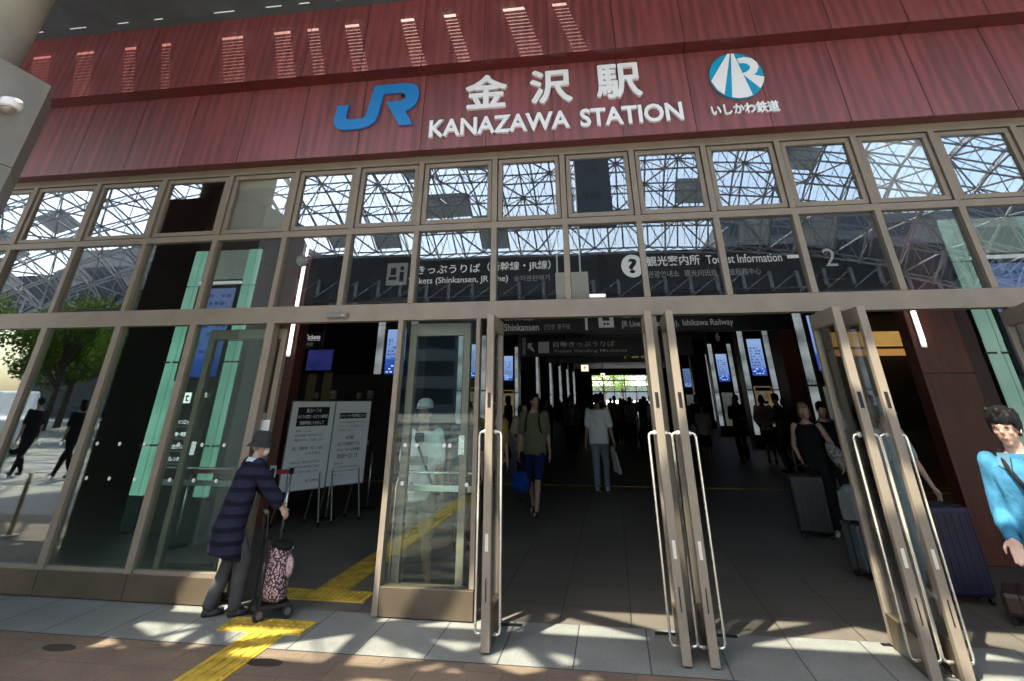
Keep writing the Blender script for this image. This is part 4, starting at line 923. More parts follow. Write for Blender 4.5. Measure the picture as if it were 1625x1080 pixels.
# grey hanging event banner inside the dome
bn = empty('event_banner', (-0.16, -14.0, 8.8), 'grey vertical event banner hanging in the dome, seen mirrored in a pane', 'banner')
MB().box(-0.68, 0.68, -0.02, 0.02, -1.6, 0.95).build('cloth', mat('banner_grey', (0.16, 0.18, 0.20), 0.8, 0, 0.06, 4), bn)
bt = put_text('writing', '金沢', mat('banner_ink', (0.03, 0.035, 0.04), 0.7), -0.26, 0.26, 0.28, 0.55, -0.024, bn, bold=0.01); bt.rotation_euler = (0, 0, math.pi)
bt = put_text('writing', '2024', mat('banner_ink', (0, 0, 0)), -0.32, 0.32, -0.75, -0.5, -0.024, bn, bold=0.01); bt.rotation_euler = (0, 0, math.pi)
MB().rod((-0.7, 0, 0.97), (0.7, 0, 0.97), 0.03).rod((-0.5, 0, 0.97), (-0.5, 0, 7.4), 0.012).rod((0.5, 0, 0.97), (0.5, 0, 7.4), 0.012).build('hanging_rail', ALU, bn)

# ------------------------------------------------------------------ trees
def leaf_mat(name, c1, c2):
    m = bpy.data.materials.new(name); m.use_nodes = True
    n = m.node_tree.nodes; l = m.node_tree.links; n.clear()
    o = n.new('ShaderNodeOutputMaterial'); mx = n.new('ShaderNodeMixShader'); mx.inputs[0].default_value = 0.45
    d1 = n.new('ShaderNodeBsdfDiffuse'); t1 = n.new('ShaderNodeBsdfTranslucent')
    tc = n.new('ShaderNodeTexCoord'); ns = n.new('ShaderNodeTexNoise'); ns.inputs['Scale'].default_value = 1.2; ns.inputs['Detail'].default_value = 4
    rp = n.new('ShaderNodeValToRGB'); rp.color_ramp.elements[0].position = 0.35; rp.color_ramp.elements[1].position = 0.65
    rp.color_ramp.elements[0].color = (*c1, 1); rp.color_ramp.elements[1].color = (*c2, 1)
    l.new(tc.outputs['Object'], ns.inputs['Vector']); l.new(ns.outputs['Fac'], rp.inputs[0]); l.new(rp.outputs[0], d1.inputs[0]); l.new(rp.outputs[0], t1.inputs[0])
    l.new(d1.outputs[0], mx.inputs[1]); l.new(t1.outputs[0], mx.inputs[2]); l.new(mx.outputs[0], o.inputs[0])
    return m
LEAF = leaf_mat('leaves_green', (0.05, 0.10, 0.015), (0.13, 0.19, 0.025))
LEAFB = leaf_mat('leaves_bright', (0.14, 0.26, 0.03), (0.24, 0.36, 0.05))
BARK = mat('bark', (0.07, 0.05, 0.035), 0.9, 0, 0.3, 10, 0.4)
def tree(loc, h, rad, lab, lm, group, seed, nleaf=7000):
    rnd = random.Random(seed); o = empty('tree', loc, lab, 'tree', group)
    tr = MB(); tr.tube([(0, 0, 0), (0.05, 0.03, h*0.25), (-0.04, 0.05, h*0.5), (0.03, 0, h*0.75)], [h*0.028, h*0.022, h*0.016, h*0.006], 8)
    clumps = []
    for k in range(20):
        a = rnd.uniform(0, 2*math.pi); zz = rnd.uniform(0.26, 0.62)*h
        r_ = rad*rnd.uniform(0.35, 0.95); e = Vector((math.cos(a)*r_, math.sin(a)*r_, zz+rnd.uniform(0.08, 0.30)*h))
        tr.tube([(0, 0, zz), tuple(Vector((0, 0, zz)).lerp(e, 0.5)+Vector((0, 0, 0.06*h))), tuple(e)], [h*0.010, h*0.007, h*0.003], 5)
        clumps.append((e, rad*rnd.uniform(0.26, 0.5)))
    clumps.append((Vector((0, 0, h*0.88)), rad*0.4))
    tr.build('trunk', BARK, o)
    cr = MB()
    for k in range(nleaf):
        c, cr_ = rnd.choice(clumps)
        v = Vector((rnd.gauss(0, 1), rnd.gauss(0, 1), rnd.gauss(0, 1))).normalized()*cr_*rnd.uniform(0.35, 1.0)**0.6
        v.z *= 0.75; p = c+v; s = rnd.uniform(0.05, 0.11)*rad/2.6
        u = Vector((rnd.gauss(0, 1), rnd.gauss(0, 1), rnd.gauss(0, 0.6))).normalized(); w = u.cross(Vector((rnd.gauss(0, 1), rnd.gauss(0, 1), rnd.gauss(0, 1)))).normalized()
        cr.add([p-u*s, p-w*s*0.6, p+u*s, p+w*s*0.6], [(0, 1, 2, 3)])
    me = bpy.data.meshes.new('crown'); me.from_pydata(cr.v, [], cr.f); me.materials.append(lm)
    c = bpy.data.objects.new('crown', me); COL.objects.link(c); c.parent = o
    return o
for k, (x, y, h, r_, t) in enumerate(((-34, -27, 7.5, 3.2, 'leafy forecourt tree mirrored in the leftmost lower pane'), (-28.2, -26, 6.8, 2.6, 'yellow green forecourt tree mirrored in the second lower pane'), (-24.2, -27.5, 7.2, 2.6, 'green forecourt tree mirrored beside the lit glass pillar'), (-40, -24, 8, 3.4, 'large forecourt tree beyond the left end of the glass'), (-31, -30, 8, 3.2, 'dense forecourt tree behind the others, mirrored low in the glass'), (-37, -31, 8.5, 3.6, 'tall dense forecourt tree, rear of the group'))):
    tree((x, y, 0), h, r_, t, LEAF if k != 1 else LEAFB, 'trees on the forecourt', 20+k)
for k, (x, y, h, r_, t) in enumerate(((-1.2, 82, 6.5, 2.6, 'bright green tree beyond the far end window, left one'), (1.4, 84, 6.0, 2.2, 'bright green tree beyond the far end window, middle one'), (-4.0, 85, 7.0, 2.8, 'bright green tree beyond the far end window, hidden at the left'), (6.2, 84, 6.0, 2.2, 'bright green tree beyond the far end window, right one'))):
    tree((x, y, 0), h, r_, t, LEAFB, 'trees beyond the far window', 40+k, 3000)
wb = empty('white_building', (6, 100, 0), 'pale building beyond the trees outside the far window', 'building')
MB().box(-22, 22, 0, 10, 0, 16).build('wall', mat('pale_wall', (0.6, 0.6, 0.58), 0.8, 0, 0.05, 0.5), wb)
mat('window_dark', (0.05, 0.06, 0.07), 0.1)
for j in range(4): MB().box(-20, 20, -0.06, 0.02, 1.5+3.6*j, 3.6+3.6*j).build('window_band', MATS['window_dark'], wb)

# ------------------------------------------------------------------ across the forecourt: buildings, bus shelter, van, bollards (all seen mirrored)
def block(x0, x1, y, dp, h, c, lab, nm):
    o = empty('office_building', ((x0+x1)/2, y, 0), lab, 'building', 'buildings across the forecourt'); w = (x1-x0)/2
    MB().box(-w, w, -dp, 0, 0, h).build('wall', mat(nm, c, 0.7, 0, 0.08, 0.4), o)
    nf = int(h/3.6)
    for j in range(nf): MB().box(-w+0.6, w-0.6, -0.1, 0.05, 1.0+3.6*j, 3.0+3.6*j).build('window_band', MATS['window_dark'], o)
block(-90, -52, -75, 20, 24, (0.30, 0.29, 0.27), 'beige office building across the forecourt at the far left', 'office_beige')
block(-64, -30, -52, 10, 13, (0.07, 0.072, 0.075), 'dark low building behind the forecourt trees', 'office_charcoal')
block(-48, -22, -80, 20, 18, (0.22, 0.23, 0.24), 'grey office building across the forecourt left of the middle', 'office_grey')
block(-18, 14, -85, 20, 15, (0.34, 0.33, 0.31), 'light office building across the forecourt in the middle', 'office_light')
block(18, 60, -78, 20, 26, (0.20, 0.21, 0.22), 'tall dark grey building across the forecourt at the right', 'office_dark')
bs = empty('bus_shelter', (-20.5, -20, 0), 'dark bus shelter with small downlights mirrored in the lower left panes', 'shelter')
MB().box(-5.5, 5.0, -3.0, 1.5, 4.9, 5.5).build('roof', mat('shelter_dark', (0.03, 0.032, 0.035), 0.5), bs)
m = MB()
for x in (-2.0, 2.2): m.box(x-1.3, x+1.3, -1.4, -1.0, 0, 4.9)
m.build('wall', MATS['shelter_dark'], bs)
for k in range(6): MB().lathe([(0.16, -0.03), (0.16, 0.0)], (-4.2+1.7*k, 0.6, 4.895), 16).build('downlight', emis('downlight', (1, 0.95, 0.85), 3.0), bs)
MB().box(0.0, 1.1, -0.99, -0.93, 3.3, 3.65).build('red_display', emis('red_display', (0.9, 0.03, 0.05), 1.1), bs)
MB().box(-0.3, 1.5, -0.99, -0.93, 1.9, 2.9).build('map_board', BLACK, bs)
van = empty('white_van', (-21.8, -12.6, 0), 'white delivery van on the forecourt mirrored at the left edge', 'van')
MB().prism([(-1.7, 0.35), (1.75, 0.35), (1.75, 1.05), (1.55, 1.15), (1.15, 1.9), (-1.65, 1.95), (-1.75, 1.8)], -0.8, 0.8).build('body', WHITE, van, bevel=0.06)
MB().prism([(-1.5, 1.15), (-0.3, 1.15), (-0.3, 1.75), (-1.5, 1.75)], 0.79, 0.815).prism([(-0.2, 1.15), (1.3, 1.15), (1.0, 1.75), (-0.2, 1.75)], 0.79, 0.815).build('window', MATS['window_dark'], van)
for x in (-1.1, 1.1):
    for y in (-0.72, 0.72):
        w_ = MB().rod((x, y-0.1, 0.3), (x, y+0.1, 0.3), 0.3, n=20).build('tyre', BLACK, van); MB().rod((x, y-0.11, 0.3), (x, y+0.11, 0.3), 0.17, n=16).build('rim', STEEL, w_)
for k, (x, y, t) in enumerate(((-8.42, -2.17, 'slim white bollard on the pavement, mirrored in the leftmost pane'), (-7.17, -2.05, 'slim white bollard on the pavement, mirrored in the second pane'), (-9.7, -2.3, 'slim white bollard on the pavement beyond the left end'), (-5.2, -6.4, 'slim white bollard on the pavement behind the viewer'))):
    o = empty('bollard', (x, y, 0), t, 'bollard', 'slim white bollards on the forecourt')
    MB().rod((0, 0, 0.01), (0, 0, 0.72), 0.032, n=12).build('post', mat('bollard_cream', (0.66, 0.62, 0.45), 0.5), o, smooth=True); MB().lathe([(0.11, 0), (0.11, 0.012), (0.035, 0.02)], n=16).build('base', MATS['bollard_cream'], o)
# ------------------------------------------------------------------ people
from mathutils import noise as mnoise
def ringloft(mb, rings, n=18):
    """rings: (centre, right half-axis vector, front half-axis vector)"""
    vs = []; fs = []
    for c, a, b in rings:
        for k in range(n):
            t = 2*math.pi*k/n; vs.append(c + a*math.cos(t) + b*math.sin(t))
    for i in range(len(rings)-1):
        for k in range(n): fs.append((i*n+k, i*n+(k+1) % n, (i+1)*n+(k+1) % n, (i+1)*n+k))
    fs += [tuple(range(n-1, -1, -1)), tuple(range((len(rings)-1)*n, len(rings)*n))]
    mb.add(vs, fs)
def limb(mb, pts, rad, n=12):
    """round tapered limb with domed joints"""
    for i in range(len(pts)-1): mb.rod(pts[i], pts[i+1], rad[i], rad[i+1], n)
    for p, r in zip(pts, rad): mb.ell(p, (r, r, r), nu=n, nv=8)
def fuse(mb, name, m, parent, vox, smooth=4, fold=0.0, fscale=9.0, seed=0):
    """one continuous skin over overlapping forms"""
    me = bpy.data.meshes.new(name); me.from_pydata([tuple(v) for v in mb.v], [], mb.f)
    bm = bmesh.new(); bm.from_mesh(me); bmesh.ops.recalc_face_normals(bm, faces=bm.faces); bm.to_mesh(me); bm.free()
    o = bpy.data.objects.new(name, me)
    r = o.modifiers.new('r', 'REMESH'); r.mode = 'VOXEL'; r.voxel_size = vox; r.use_smooth_shade = True
    s = o.modifiers.new('s', 'SMOOTH'); s.factor = 0.5; s.iterations = smooth
    m2 = evaluated_mesh(o); COL.objects.link(o)
    o.modifiers.clear(); o.data = m2; bpy.data.meshes.remove(me); m2.name = name
    if fold > 0:
        for v in m2.vertices:
            p = v.co*fscale; p.z *= 0.55
            k = mnoise.noise(p+Vector((seed*3.1, seed, 0)))+0.5*mnoise.noise(p*2.3)
            v.co += v.normal*fold*k
    for p in m2.polygons: p.use_smooth = True
    m2.materials.append(m)
    if parent is not None: o.parent = parent
    return o
def ik(a, b, l1, l2, hint):
    d = b-a; D = d.length
    if D > (l1+l2)*0.999: b = a+d.normalized()*(l1+l2)*0.999; d = b-a; D = d.length
    x = (l1*l1-l2*l2+D*D)/(2*D); h = math.sqrt(max(0, l1*l1-x*x))
    u = d.normalized(); w = (hint-u*hint.dot(u))
    w = w.normalized() if w.length > 1e-5 else Vector((0, 0, 1))
    return a+u*x+w*h, b
SKIN = mat('skin', (0.36, 0.21, 0.145), 0.55, 0, 0.06, 14)
SKINP = mat('skin_pale', (0.46, 0.29, 0.215), 0.55, 0, 0.05, 14)
HAIRK = mat('hair_black', (0.004, 0.0035, 0.0035), 0.6, 0, 0.4, 40, 0.4, (1, 1, 0.25), spec=0.2)
HAIRB = mat('hair_blond', (0.28, 0.17, 0.09), 0.45, 0, 0.3, 30, 0.4, (1, 1, 0.25))
HAIRG = mat('hair_grey', (0.24, 0.24, 0.24), 0.5, 0, 0.3, 30, 0.4, (1, 1, 0.25))
EYE = mat('eye_dark', (0.012, 0.009, 0.008), 0.2); LIP = mat('lip', (0.26, 0.10, 0.085), 0.5)
def cloth(name, c, v=0.12, **k): return mat(name, c, 0.9, 0, v, 10, 0.7, spec=0.12, **k)

def person(loc, rz, H, label, skin=SKIN, hair='short', hairm=None, top=('tee', None), bottom=('trousers', None), shoe=None,
           lean=0.0, feet=None, hands=None, head=(0, 0), vox=0.016, group=None, elbow_hint=None, shoulders=1.0, ease=1.0, grip=(0.6, 0.6), face=True, kneeh=None, hipshift=(0, 0)):
    k = H/1.70; V = Vector
    hairm = hairm or HAIRK
    # joints, looking along +Y, X to the figure's right... image side is decided by rz
    hipc = V((hipshift[0], hipshift[1], 0.515*H)); hw = 0.052*H
    sp = V((0, math.sin(lean), math.cos(lean))); fw = V((0, math.cos(lean), -math.sin(lean))); rt = V((1, 0, 0))
    def S(zf, dy=0.0): return hipc + sp*((zf-0.515)*H) + fw*dy*k if zf > 0.515 else hipc+V((0, dy*k, (zf-0.515)*H))
    feet = feet or [(-0.09, 0.02, 0.0), (0.09, -0.02, 0.0)]
    legs = []
    for i, s in enumerate((-1, 1)):
        f = feet[i]; lift = f[2]; pitch = f[3] if len(f) > 3 else 0.0
        ank = V((f[0]*k, f[1]*k, 0.047*H+lift*k)); hp = hipc+V((s*hw, 0, -0.01*H))
        kn, ank = ik(hp, ank, 0.245*H, 0.235*H, V((s*0.08, 1, 0)))
        legs.append((hp, kn, ank, pitch))
    shw = 0.108*H*shoulders
    hands = hands or [(-0.24, 0.03, 0.80), (0.24, 0.03, 0.80)]
    arms = []
    for i, s in enumerate((-1, 1)):
        sh = S(0.805)+rt*s*shw; w = V(hands[i][:3])*1.0; w = V((w.x*k, w.y*k, w.z*k))
        hint = V(elbow_hint[i]) if elbow_hint else V((s*0.5, -1, -0.2))
        el, w = ik(sh, w, 0.172*H, 0.150*H, hint)
        arms.append((sh, el, w))
    # ---- body
    b = MB()
    tor = [(0.455, .075, .060), (0.53, .098, .070), (0.61, .084, .060), (0.69, .094, .064), (0.76, .104, .066), (0.80, .098, .056), (0.828, .060, .045), (0.85, .036, .038)]
    ringloft(b, [(S(z, -0.005), rt*a*H*shoulders, fw*c*H) for z, a, c in tor])
    nk = S(0.84); yaw, tilt = head
    Mh = Matrix.Rotation(yaw, 3, 'Z') @ Matrix.Rotation(-lean*0.35-tilt, 3, 'X')
    hc = S(0.862)+sp*0.02*H*0+Mh @ V((0, 0.022*k, 0.068*H))
    limb(b, [nk-sp*0.01*H, hc+Mh @ V((0, -0.012*k, -0.055*k))], [0.034*H, 0.031*H])
    def h_(x, y, z): return hc+Mh @ (V((x, y, z))*k)
    def he(mb, c, r): mb.ell(h_(*c), tuple(q*k for q in r), Mh)
    he(b, (0, -0.008, 0.028), (0.072, 0.088, 0.084)); he(b, (0, 0.018, -0.040), (0.058, 0.066, 0.066)); he(b, (0, 0.040, -0.085), (0.034, 0.038, 0.028))
    he(b, (0, 0.030, 0.012), (0.064, 0.060, 0.050))
    if face:
        he(b, (0, 0.090, -0.022), (0.012, 0.018, 0.014)); he(b, (0, 0.082, 0.0), (0.008, 0.012, 0.026)); he(b, (0, 0.074, -0.062), (0.022, 0.016, 0.009)); he(b, (0, 0.072, 0.018), (0.046, 0.016, 0.008))
        for s in (-1, 1): he(b, (s*0.073, -0.006, -0.010), (0.010, 0.018, 0.030)); he(b, (s*0.036, 0.062, -0.025), (0.020, 0.016, 0.018))
    for i, (sh, el, w) in enumerate(arms):
        limb(b, [sh, el, w], [0.031*H, 0.0235*H, 0.0155*H])
        mfa = sh.lerp(el, 0.45); b.ell(mfa, (0.029*H,)*3); b.ell(el.lerp(w, 0.28), (0.0245*H,)*3)
        # hand: palm, four fingers, thumb from the side of the palm
        d = (w-el).normalized(); s = (-1, 1)[i]
        side = d.cross(V((0, 0, 1))); side = side.normalized() if side.length > 0.1 else V((0, 1, 0))
        if abs(d.z) > 0.6:     # hanging arm: palm faces the thigh, fingers lie fore and aft
            side = V((0, 1, 0)); side = (side-d*side.dot(d)).normalized()
        nrm = d.cross(side).normalized()
        if nrm.dot(V((-s, 0, 0))) < 0 and abs(d.z) > 0.6: nrm = -nrm
        if abs(d.z) <= 0.6 and nrm.z > 0: nrm = -nrm
        pc = w+d*0.045*k
        M3 = Matrix((side, d, nrm)).transposed()
        b.ell(pc, (0.040*k, 0.052*k, 0.017*k), M3)
        g = grip[i]
        for q, (off, ln) in enumerate(((0.029, 0.070), (0.010, 0.080), (-0.010, 0.074), (-0.028, 0.058))):
            p0 = w+d*0.082*k+side*off*k; c1 = g*0.8; c2 = g*1.6
            p1 = p0+(d*math.cos(c1)+nrm*math.sin(c1))*ln*0.5*k; p2 = p1+(d*math.cos(c2)+nrm*math.sin(c2))*ln*0.55*k
            limb(b, [p0, p1, p2], [0.0095*k, 0.0088*k, 0.0075*k], 8)
        t0 = w+d*0.025*k+side*0.034*k; t1 = t0+(d*0.7+side*0.6+nrm*0.35).normalized()*0.038*k; t2 = t1+(d*0.9+side*0.05+nrm*0.45).normalized()*0.030*k
        limb(b, [t0, t1, t2], [0.012*k, 0.0105*k, 0.0085*k], 8)
    for hp, kn, ank, pitch in legs:
        limb(b, [hp, kn, ank], [0.050*H, 0.031*H, 0.021*H]); b.ell(kn.lerp(ank, 0.28)-V((0, 0.010*k, 0)), (0.033*H, 0.034*H, 0.06*H))
        fd = V((0, math.cos(pitch), math.sin(pitch))); up = V((0, -math.sin(pitch), math.cos(pitch)))
        b.ell(ank-up*0.035*k+fd*0.065*k, (0.038*k, 0.115*k, 0.030*k), Matrix((rt, fd, up)).transposed())
    body = fuse(b, 'person', skin, None, vox, 3)
    body.location = loc; body.rotation_euler = (0, 0, rz)
    tag(body, label, 'person', group)
    # ---- clothes
    seed = int(abs(loc[0]*7+loc[1]*3)*10) % 50
    cv = max(vox, 0.010)
    kind, tm = top[0], top[1]
    hem = {'tee': 0.475, 'long': 0.46, 'sleeveless': 0.48, 'coat': 0.30, 'dress': 0.47}[kind] if len(top) < 3 else top[2]
    if tm is not None:
        c = MB(); e = 0.012*ease
        rr = []
        for zf in ([0.30, 0.38] if hem < 0.40 else [])+[0.44, 0.475, 0.53, 0.61, 0.69, 0.76, 0.80, 0.828]:
            if zf < hem-1e-4: continue
            a, cc = [(p[1], p[2]) for p in tor if abs(p[0]-zf) < 1e-3][0] if any(abs(p[0]-zf) < 1e-3 for p in tor) else (0.102, 0.078)
            if zf <= 0.61: a = max(a, 0.094+0.012*(ease-1)); cc = max(cc, 0.072)
            if zf < 0.45: a = 0.118; cc = 0.094
            rr.append((S(zf, -0.004), rt*(a+e*(1.0 if zf < 0.8 else 0.6))*H*shoulders, fw*(cc+e*(1.0 if zf < 0.8 else 0.6))*H))
        if abs(hem-0.44) > 1e-3 and hem > 0.40: rr.insert(0, (S(hem, -0.004), rr[0][1]*1.0, rr[0][2]*1.0))
        ringloft(c, rr)
        for sh, el, w in arms:
            r0 = (0.037+0.010*ease)*H*0.92
            if vox < 0.009: r0 *= 0.86
            if kind in ('tee', 'dress'): limb(c, [sh, sh.lerp(el, 0.78)], [r0*0.98, r0*0.93])
            elif kind in ('long',): limb(c, [sh, el, el.lerp(w, 0.93)], [r0, r0*0.86, r0*0.66])
            elif kind == 'coat': limb(c, [sh, el, el.lerp(w, 0.55)], [r0*1.05, r0*1.0, r0*0.95])
        fuse(c, {'tee': 'shirt', 'long': 'shirt', 'sleeveless': 'vest_top', 'coat': 'coat', 'dress': 'blouse'}[kind], tm, body, cv, 4, (0.011 if vox > 0.009 else 0.016)*k, 9.0 if vox > 0.009 else 11.0, seed)
    bk, bmt = bottom[0], bottom[1]
    if bmt is not None:
        c = MB()
        if bk in ('trousers', 'shorts', 'wide'):
            ringloft(c, [(S(z, -0.005), rt*(a+0.010)*H*shoulders, fw*(cc+0.010)*H) for z, a, cc in tor[:3]])
            for hp, kn, ank, pitch in legs:
                wd = 1.25 if bk == 'wide' else 1.0
                if bk == 'shorts': limb(c, [hp, hp.lerp(kn, 0.86)], [0.058*H, 0.052*H])
                else: limb(c, [hp, kn, kn.lerp(ank, 0.93)], [0.058*H, 0.044*H*wd, 0.034*H*wd])
            fuse(c, 'shorts' if bk == 'shorts' else 'trousers', bmt, body, cv, 4, 0.010*k, 10.0, seed+3)
        else:
            zl = {'skirt': 0.27, 'longskirt': 0.075}[bk]
            q = (legs[0][2]+legs[1][2])*0.5
            ringloft(c, [(V((q.x, q.y, zl*H)), rt*0.135*H, V((0, 0.11*H, 0))), (V((q.x*0.5, q.y*0.5, 0.30*H)), rt*0.115*H, V((0, 0.095*H, 0)))]+[(S(z, -0.005), rt*(a+0.012)*H, fw*(cc+0.012)*H) for z, a, cc in tor[1:3]])
            fuse(c, 'skirt', bmt, body, cv, 4, 0.012*k, 6.0, seed+3)
    shm = shoe or mat('shoe_black', (0.015, 0.014, 0.014), 0.5)
    for hp, kn, ank, pitch in legs:
        c = MB(); fd = V((0, math.cos(pitch), math.sin(pitch))); up = V((0, -math.sin(pitch), math.cos(pitch))); M3 = Matrix((rt, fd, up)).transposed()
        o_ = ank-up*0.036*k
        c.ell(o_-fd*0.005*k, (0.041*k, 0.055*k, 0.045*k), M3); c.ell(o_+fd*0.075*k-up*0.004*k, (0.046*k, 0.070*k, 0.036*k), M3); c.ell(o_+fd*0.115*k-up*0.010*k, (0.043*k, 0.060*k, 0.028*k), M3)
        ringloft(c, [(o_+fd*0.06*k-up*0.042*k, rt*0.048*k, fd*0.125*k), (o_+fd*0.06*k-up*0.020*k, rt*0.048*k, fd*0.125*k)])
        fuse(c, 'shoe', shm, body, cv, 2)
    # ---- hair, face details
    if hair not in ('none',):
        c = MB()
        he(c, (0, -0.020, 0.040), (0.081, 0.092, 0.088)); 
        if hair in ('short', 'mop'):
            he(c, (0, -0.050, -0.005), (0.074, 0.056, 0.062)); he(c, (0, 0.030, 0.082), (0.066, 0.058, 0.036))
            for s in (-1, 1): he(c, (s*0.062, 0.012, 0.032), (0.020, 0.045, 0.032))
            if hair == 'mop':
                he(c, (0, 0.046, 0.074), (0.064, 0.046, 0.030)); he(c, (0, -0.012, 0.056), (0.086, 0.096, 0.076))
                rnd = random.Random(5)
                for q in range(16):
                    a = rnd.uniform(0, 6.28); he(c, (0.075*math.cos(a), 0.085*math.sin(a)-0.01, 0.045+rnd.uniform(-0.02, 0.06)), (0.022, 0.022, 0.026))
                for q in range(150):          # locks falling from the crown over forehead, temples and nape
                    a = rnd.uniform(0, 6.28); ca, sa = math.cos(a), math.sin(a); zt = rnd.uniform(0.045, 0.105)
                    e_ = (0.030 if sa > 0.5 else -0.02 if abs(ca) > 0.6 else -0.055)+rnd.uniform(-0.012, 0.014); wv_ = rnd.uniform(-0.25, 0.25)
                    p0 = h_(0.070*ca, 0.080*sa-0.012, zt); p1 = h_(0.090*math.cos(a+wv_*0.5), 0.099*math.sin(a+wv_*0.5)-0.012, (zt+e_)/2); p2 = h_(0.084*math.cos(a+wv_), 0.094*math.sin(a+wv_)-0.010, e_)
                    limb(c, [p0, p1, p2], [0.008*k, 0.0075*k, 0.004*k], 6)
        if hair == 'bob':
            for s in (-1, 1): he(c, (s*0.066, -0.010, -0.025), (0.028, 0.060, 0.080))
            he(c, (0, -0.055, -0.030), (0.078, 0.045, 0.082)); he(c, (0, 0.052, 0.070), (0.064, 0.036, 0.026))
        if hair == 'long':
            he(c, (0, -0.070, -0.070), (0.075, 0.040, 0.14)); 
            for s in (-1, 1): he(c, (s*0.066, -0.020, -0.040), (0.024, 0.050, 0.095))
            he(c, (0, 0.045, 0.075), (0.060, 0.036, 0.024))
        fuse(c, 'hair', hairm, body, 0.0045 if hair == 'mop' else max(0.008, vox*0.7), 1 if hair == 'mop' else 2, 0.002*k if hair == 'mop' else 0.004*k, 26.0, seed)
    if face and vox <= 0.013:
        for s in (-1, 1):
            MB().ell(h_(s*0.031, 0.0800, 0.004), (0.0125*k, 0.006*k, 0.0048*k), Mh, 10, 6).build('eye', EYE, body, smooth=True)
            MB().ell(h_(s*0.032, 0.0845, 0.026), (0.019*k, 0.006*k, 0.0036*k), Mh, 10, 6).build('eyebrow', hairm, body, smooth=True)
        MB().ell(h_(0, 0.0865, -0.058), (0.020*k, 0.005*k, 0.0052*k), Mh, 12, 6).build('mouth', LIP, body, smooth=True)
    return dict(o=body, h_=h_, Mh=Mh, k=k, S=S, arms=arms, legs=legs, fw=fw, rt=rt, sp=sp)
def hat(P, kind, m):
    b = MB(); h_, k, Mh = P['h_'], P['k'], P['Mh']
    def ring(z, rx, ry, y=-0.01): return (h_(0, y, z), Mh @ Vector((rx*k, 0, 0)), Mh @ Vector((0, ry*k, 0)))
    if kind == 'bucket':
        ringloft(b, [ring(-0.015, 0.160, 0.170), ring(0.005, 0.140, 0.150), ring(0.030, 0.108, 0.118), ring(0.095, 0.102, 0.112), ring(0.135, 0.088, 0.096), ring(0.152, 0.050, 0.055)], 28)
        ringloft(b, [ring(0.031, 0.1105, 0.1205), ring(0.055, 0.1085, 0.1185)], 28)
    else:
        ringloft(b, [ring(0.052, 0.094, 0.102, -0.012), ring(0.09, 0.094, 0.104, -0.012), ring(0.132, 0.074, 0.082, -0.012), ring(0.150, 0.034, 0.038, -0.012)], 24)
        b.ell(h_(0, 0.110, 0.060), (0.072*k, 0.062*k, 0.010*k), Mh)
    return b.build('hat', m, P['o'], smooth=True)
def strap(P, pts, m, r=0.011, name='strap'):
    return MB().tube([Vector(p) for p in pts], r, 8).build(name, m, P['o'], smooth=True)

# --- the old woman with the shopping cart
COAT = bpy.data.materials.new('navy_banded_coat'); COAT.use_nodes = True
n = COAT.node_tree.nodes; l = COAT.node_tree.links; bb = n['Principled BSDF']; bb.inputs['Roughness'].default_value = 0.9; bb.inputs['Specular IOR Level'].default_value = 0.1
tc = n.new('ShaderNodeTexCoord'); sx = n.new('ShaderNodeSeparateXYZ'); ad = n.new('ShaderNodeMath'); ad.operation = 'MULTIPLY'; ad.inputs[1].default_value = 10.5
nz = n.new('ShaderNodeTexNoise'); nz.inputs['Scale'].default_value = 7; nz.inputs['Detail'].default_value = 4
a2 = n.new('ShaderNodeMath'); a2.operation = 'MULTIPLY_ADD'; a2.inputs[1].default_value = 0.35
fr_ = n.new('ShaderNodeMath'); fr_.operation = 'FRACT'; rp = n.new('ShaderNodeValToRGB'); e = rp.color_ramp.elements
e[0].position = 0.0; e[0].color = (0.021, 0.022, 0.044, 1); e[1].position = 1.0; e[1].color = (0.021, 0.022, 0.044, 1)
for p_, c_ in ((0.50, (0.019, 0.020, 0.039)), (0.58, (0.008, 0.0085, 0.018)), (0.88, (0.009, 0.0095, 0.02)), (0.96, (0.020, 0.021, 0.042))):
    q = rp.color_ramp.elements.new(p_); q.color = (*c_, 1)
l.new(tc.outputs['Object'], sx.inputs[0]); l.new(sx.outputs['Z'], ad.inputs[0]); l.new(tc.outputs['Object'], nz.inputs['Vector']); l.new(nz.outputs['Fac'], a2.inputs[0]); l.new(ad.outputs[0], a2.inputs[2]); l.new(a2.outputs[0], fr_.inputs[0]); l.new(fr_.outputs[0], rp.inputs[0]); l.new(rp.outputs[0], bb.inputs['Base Color'])
lady = person((-3.52, -0.20, 0.004), R(-42), 1.36, 'old woman in grey hat and navy striped coat pushing a shopping cart', SKINP, 'short', HAIRG, ('coat', COAT, 0.30), ('wide', cloth('grey_trousers', (0.06, 0.06, 0.062))),
              lean=0.24, feet=[(-0.09, -0.12, 0.0), (0.09, 0.10, 0.0)], hands=[(0.02, 0.46, 0.93), (0.30, 0.38, 0.93)], head=(-0.25, 0.0), vox=0.010, elbow_hint=[(-0.5, -0.6, -0.7), (0.7, -0.6, -0.6)], ease=1.8, shoulders=1.0, grip=(1.0, 1.0), hipshift=(0, -0.06))
hat(lady, 'bucket', cloth('hat_charcoal', (0.040, 0.040, 0.042)))
hl = lady['h_']; kk_ = lady['k']
MB().ell(hl(0, 0.062, -0.055), (0.058*kk_, 0.045*kk_, 0.052*kk_), lady['Mh']).build('face_mask', mat('mask_white', (0.75, 0.75, 0.76), 0.8), lady['o'], smooth=True)
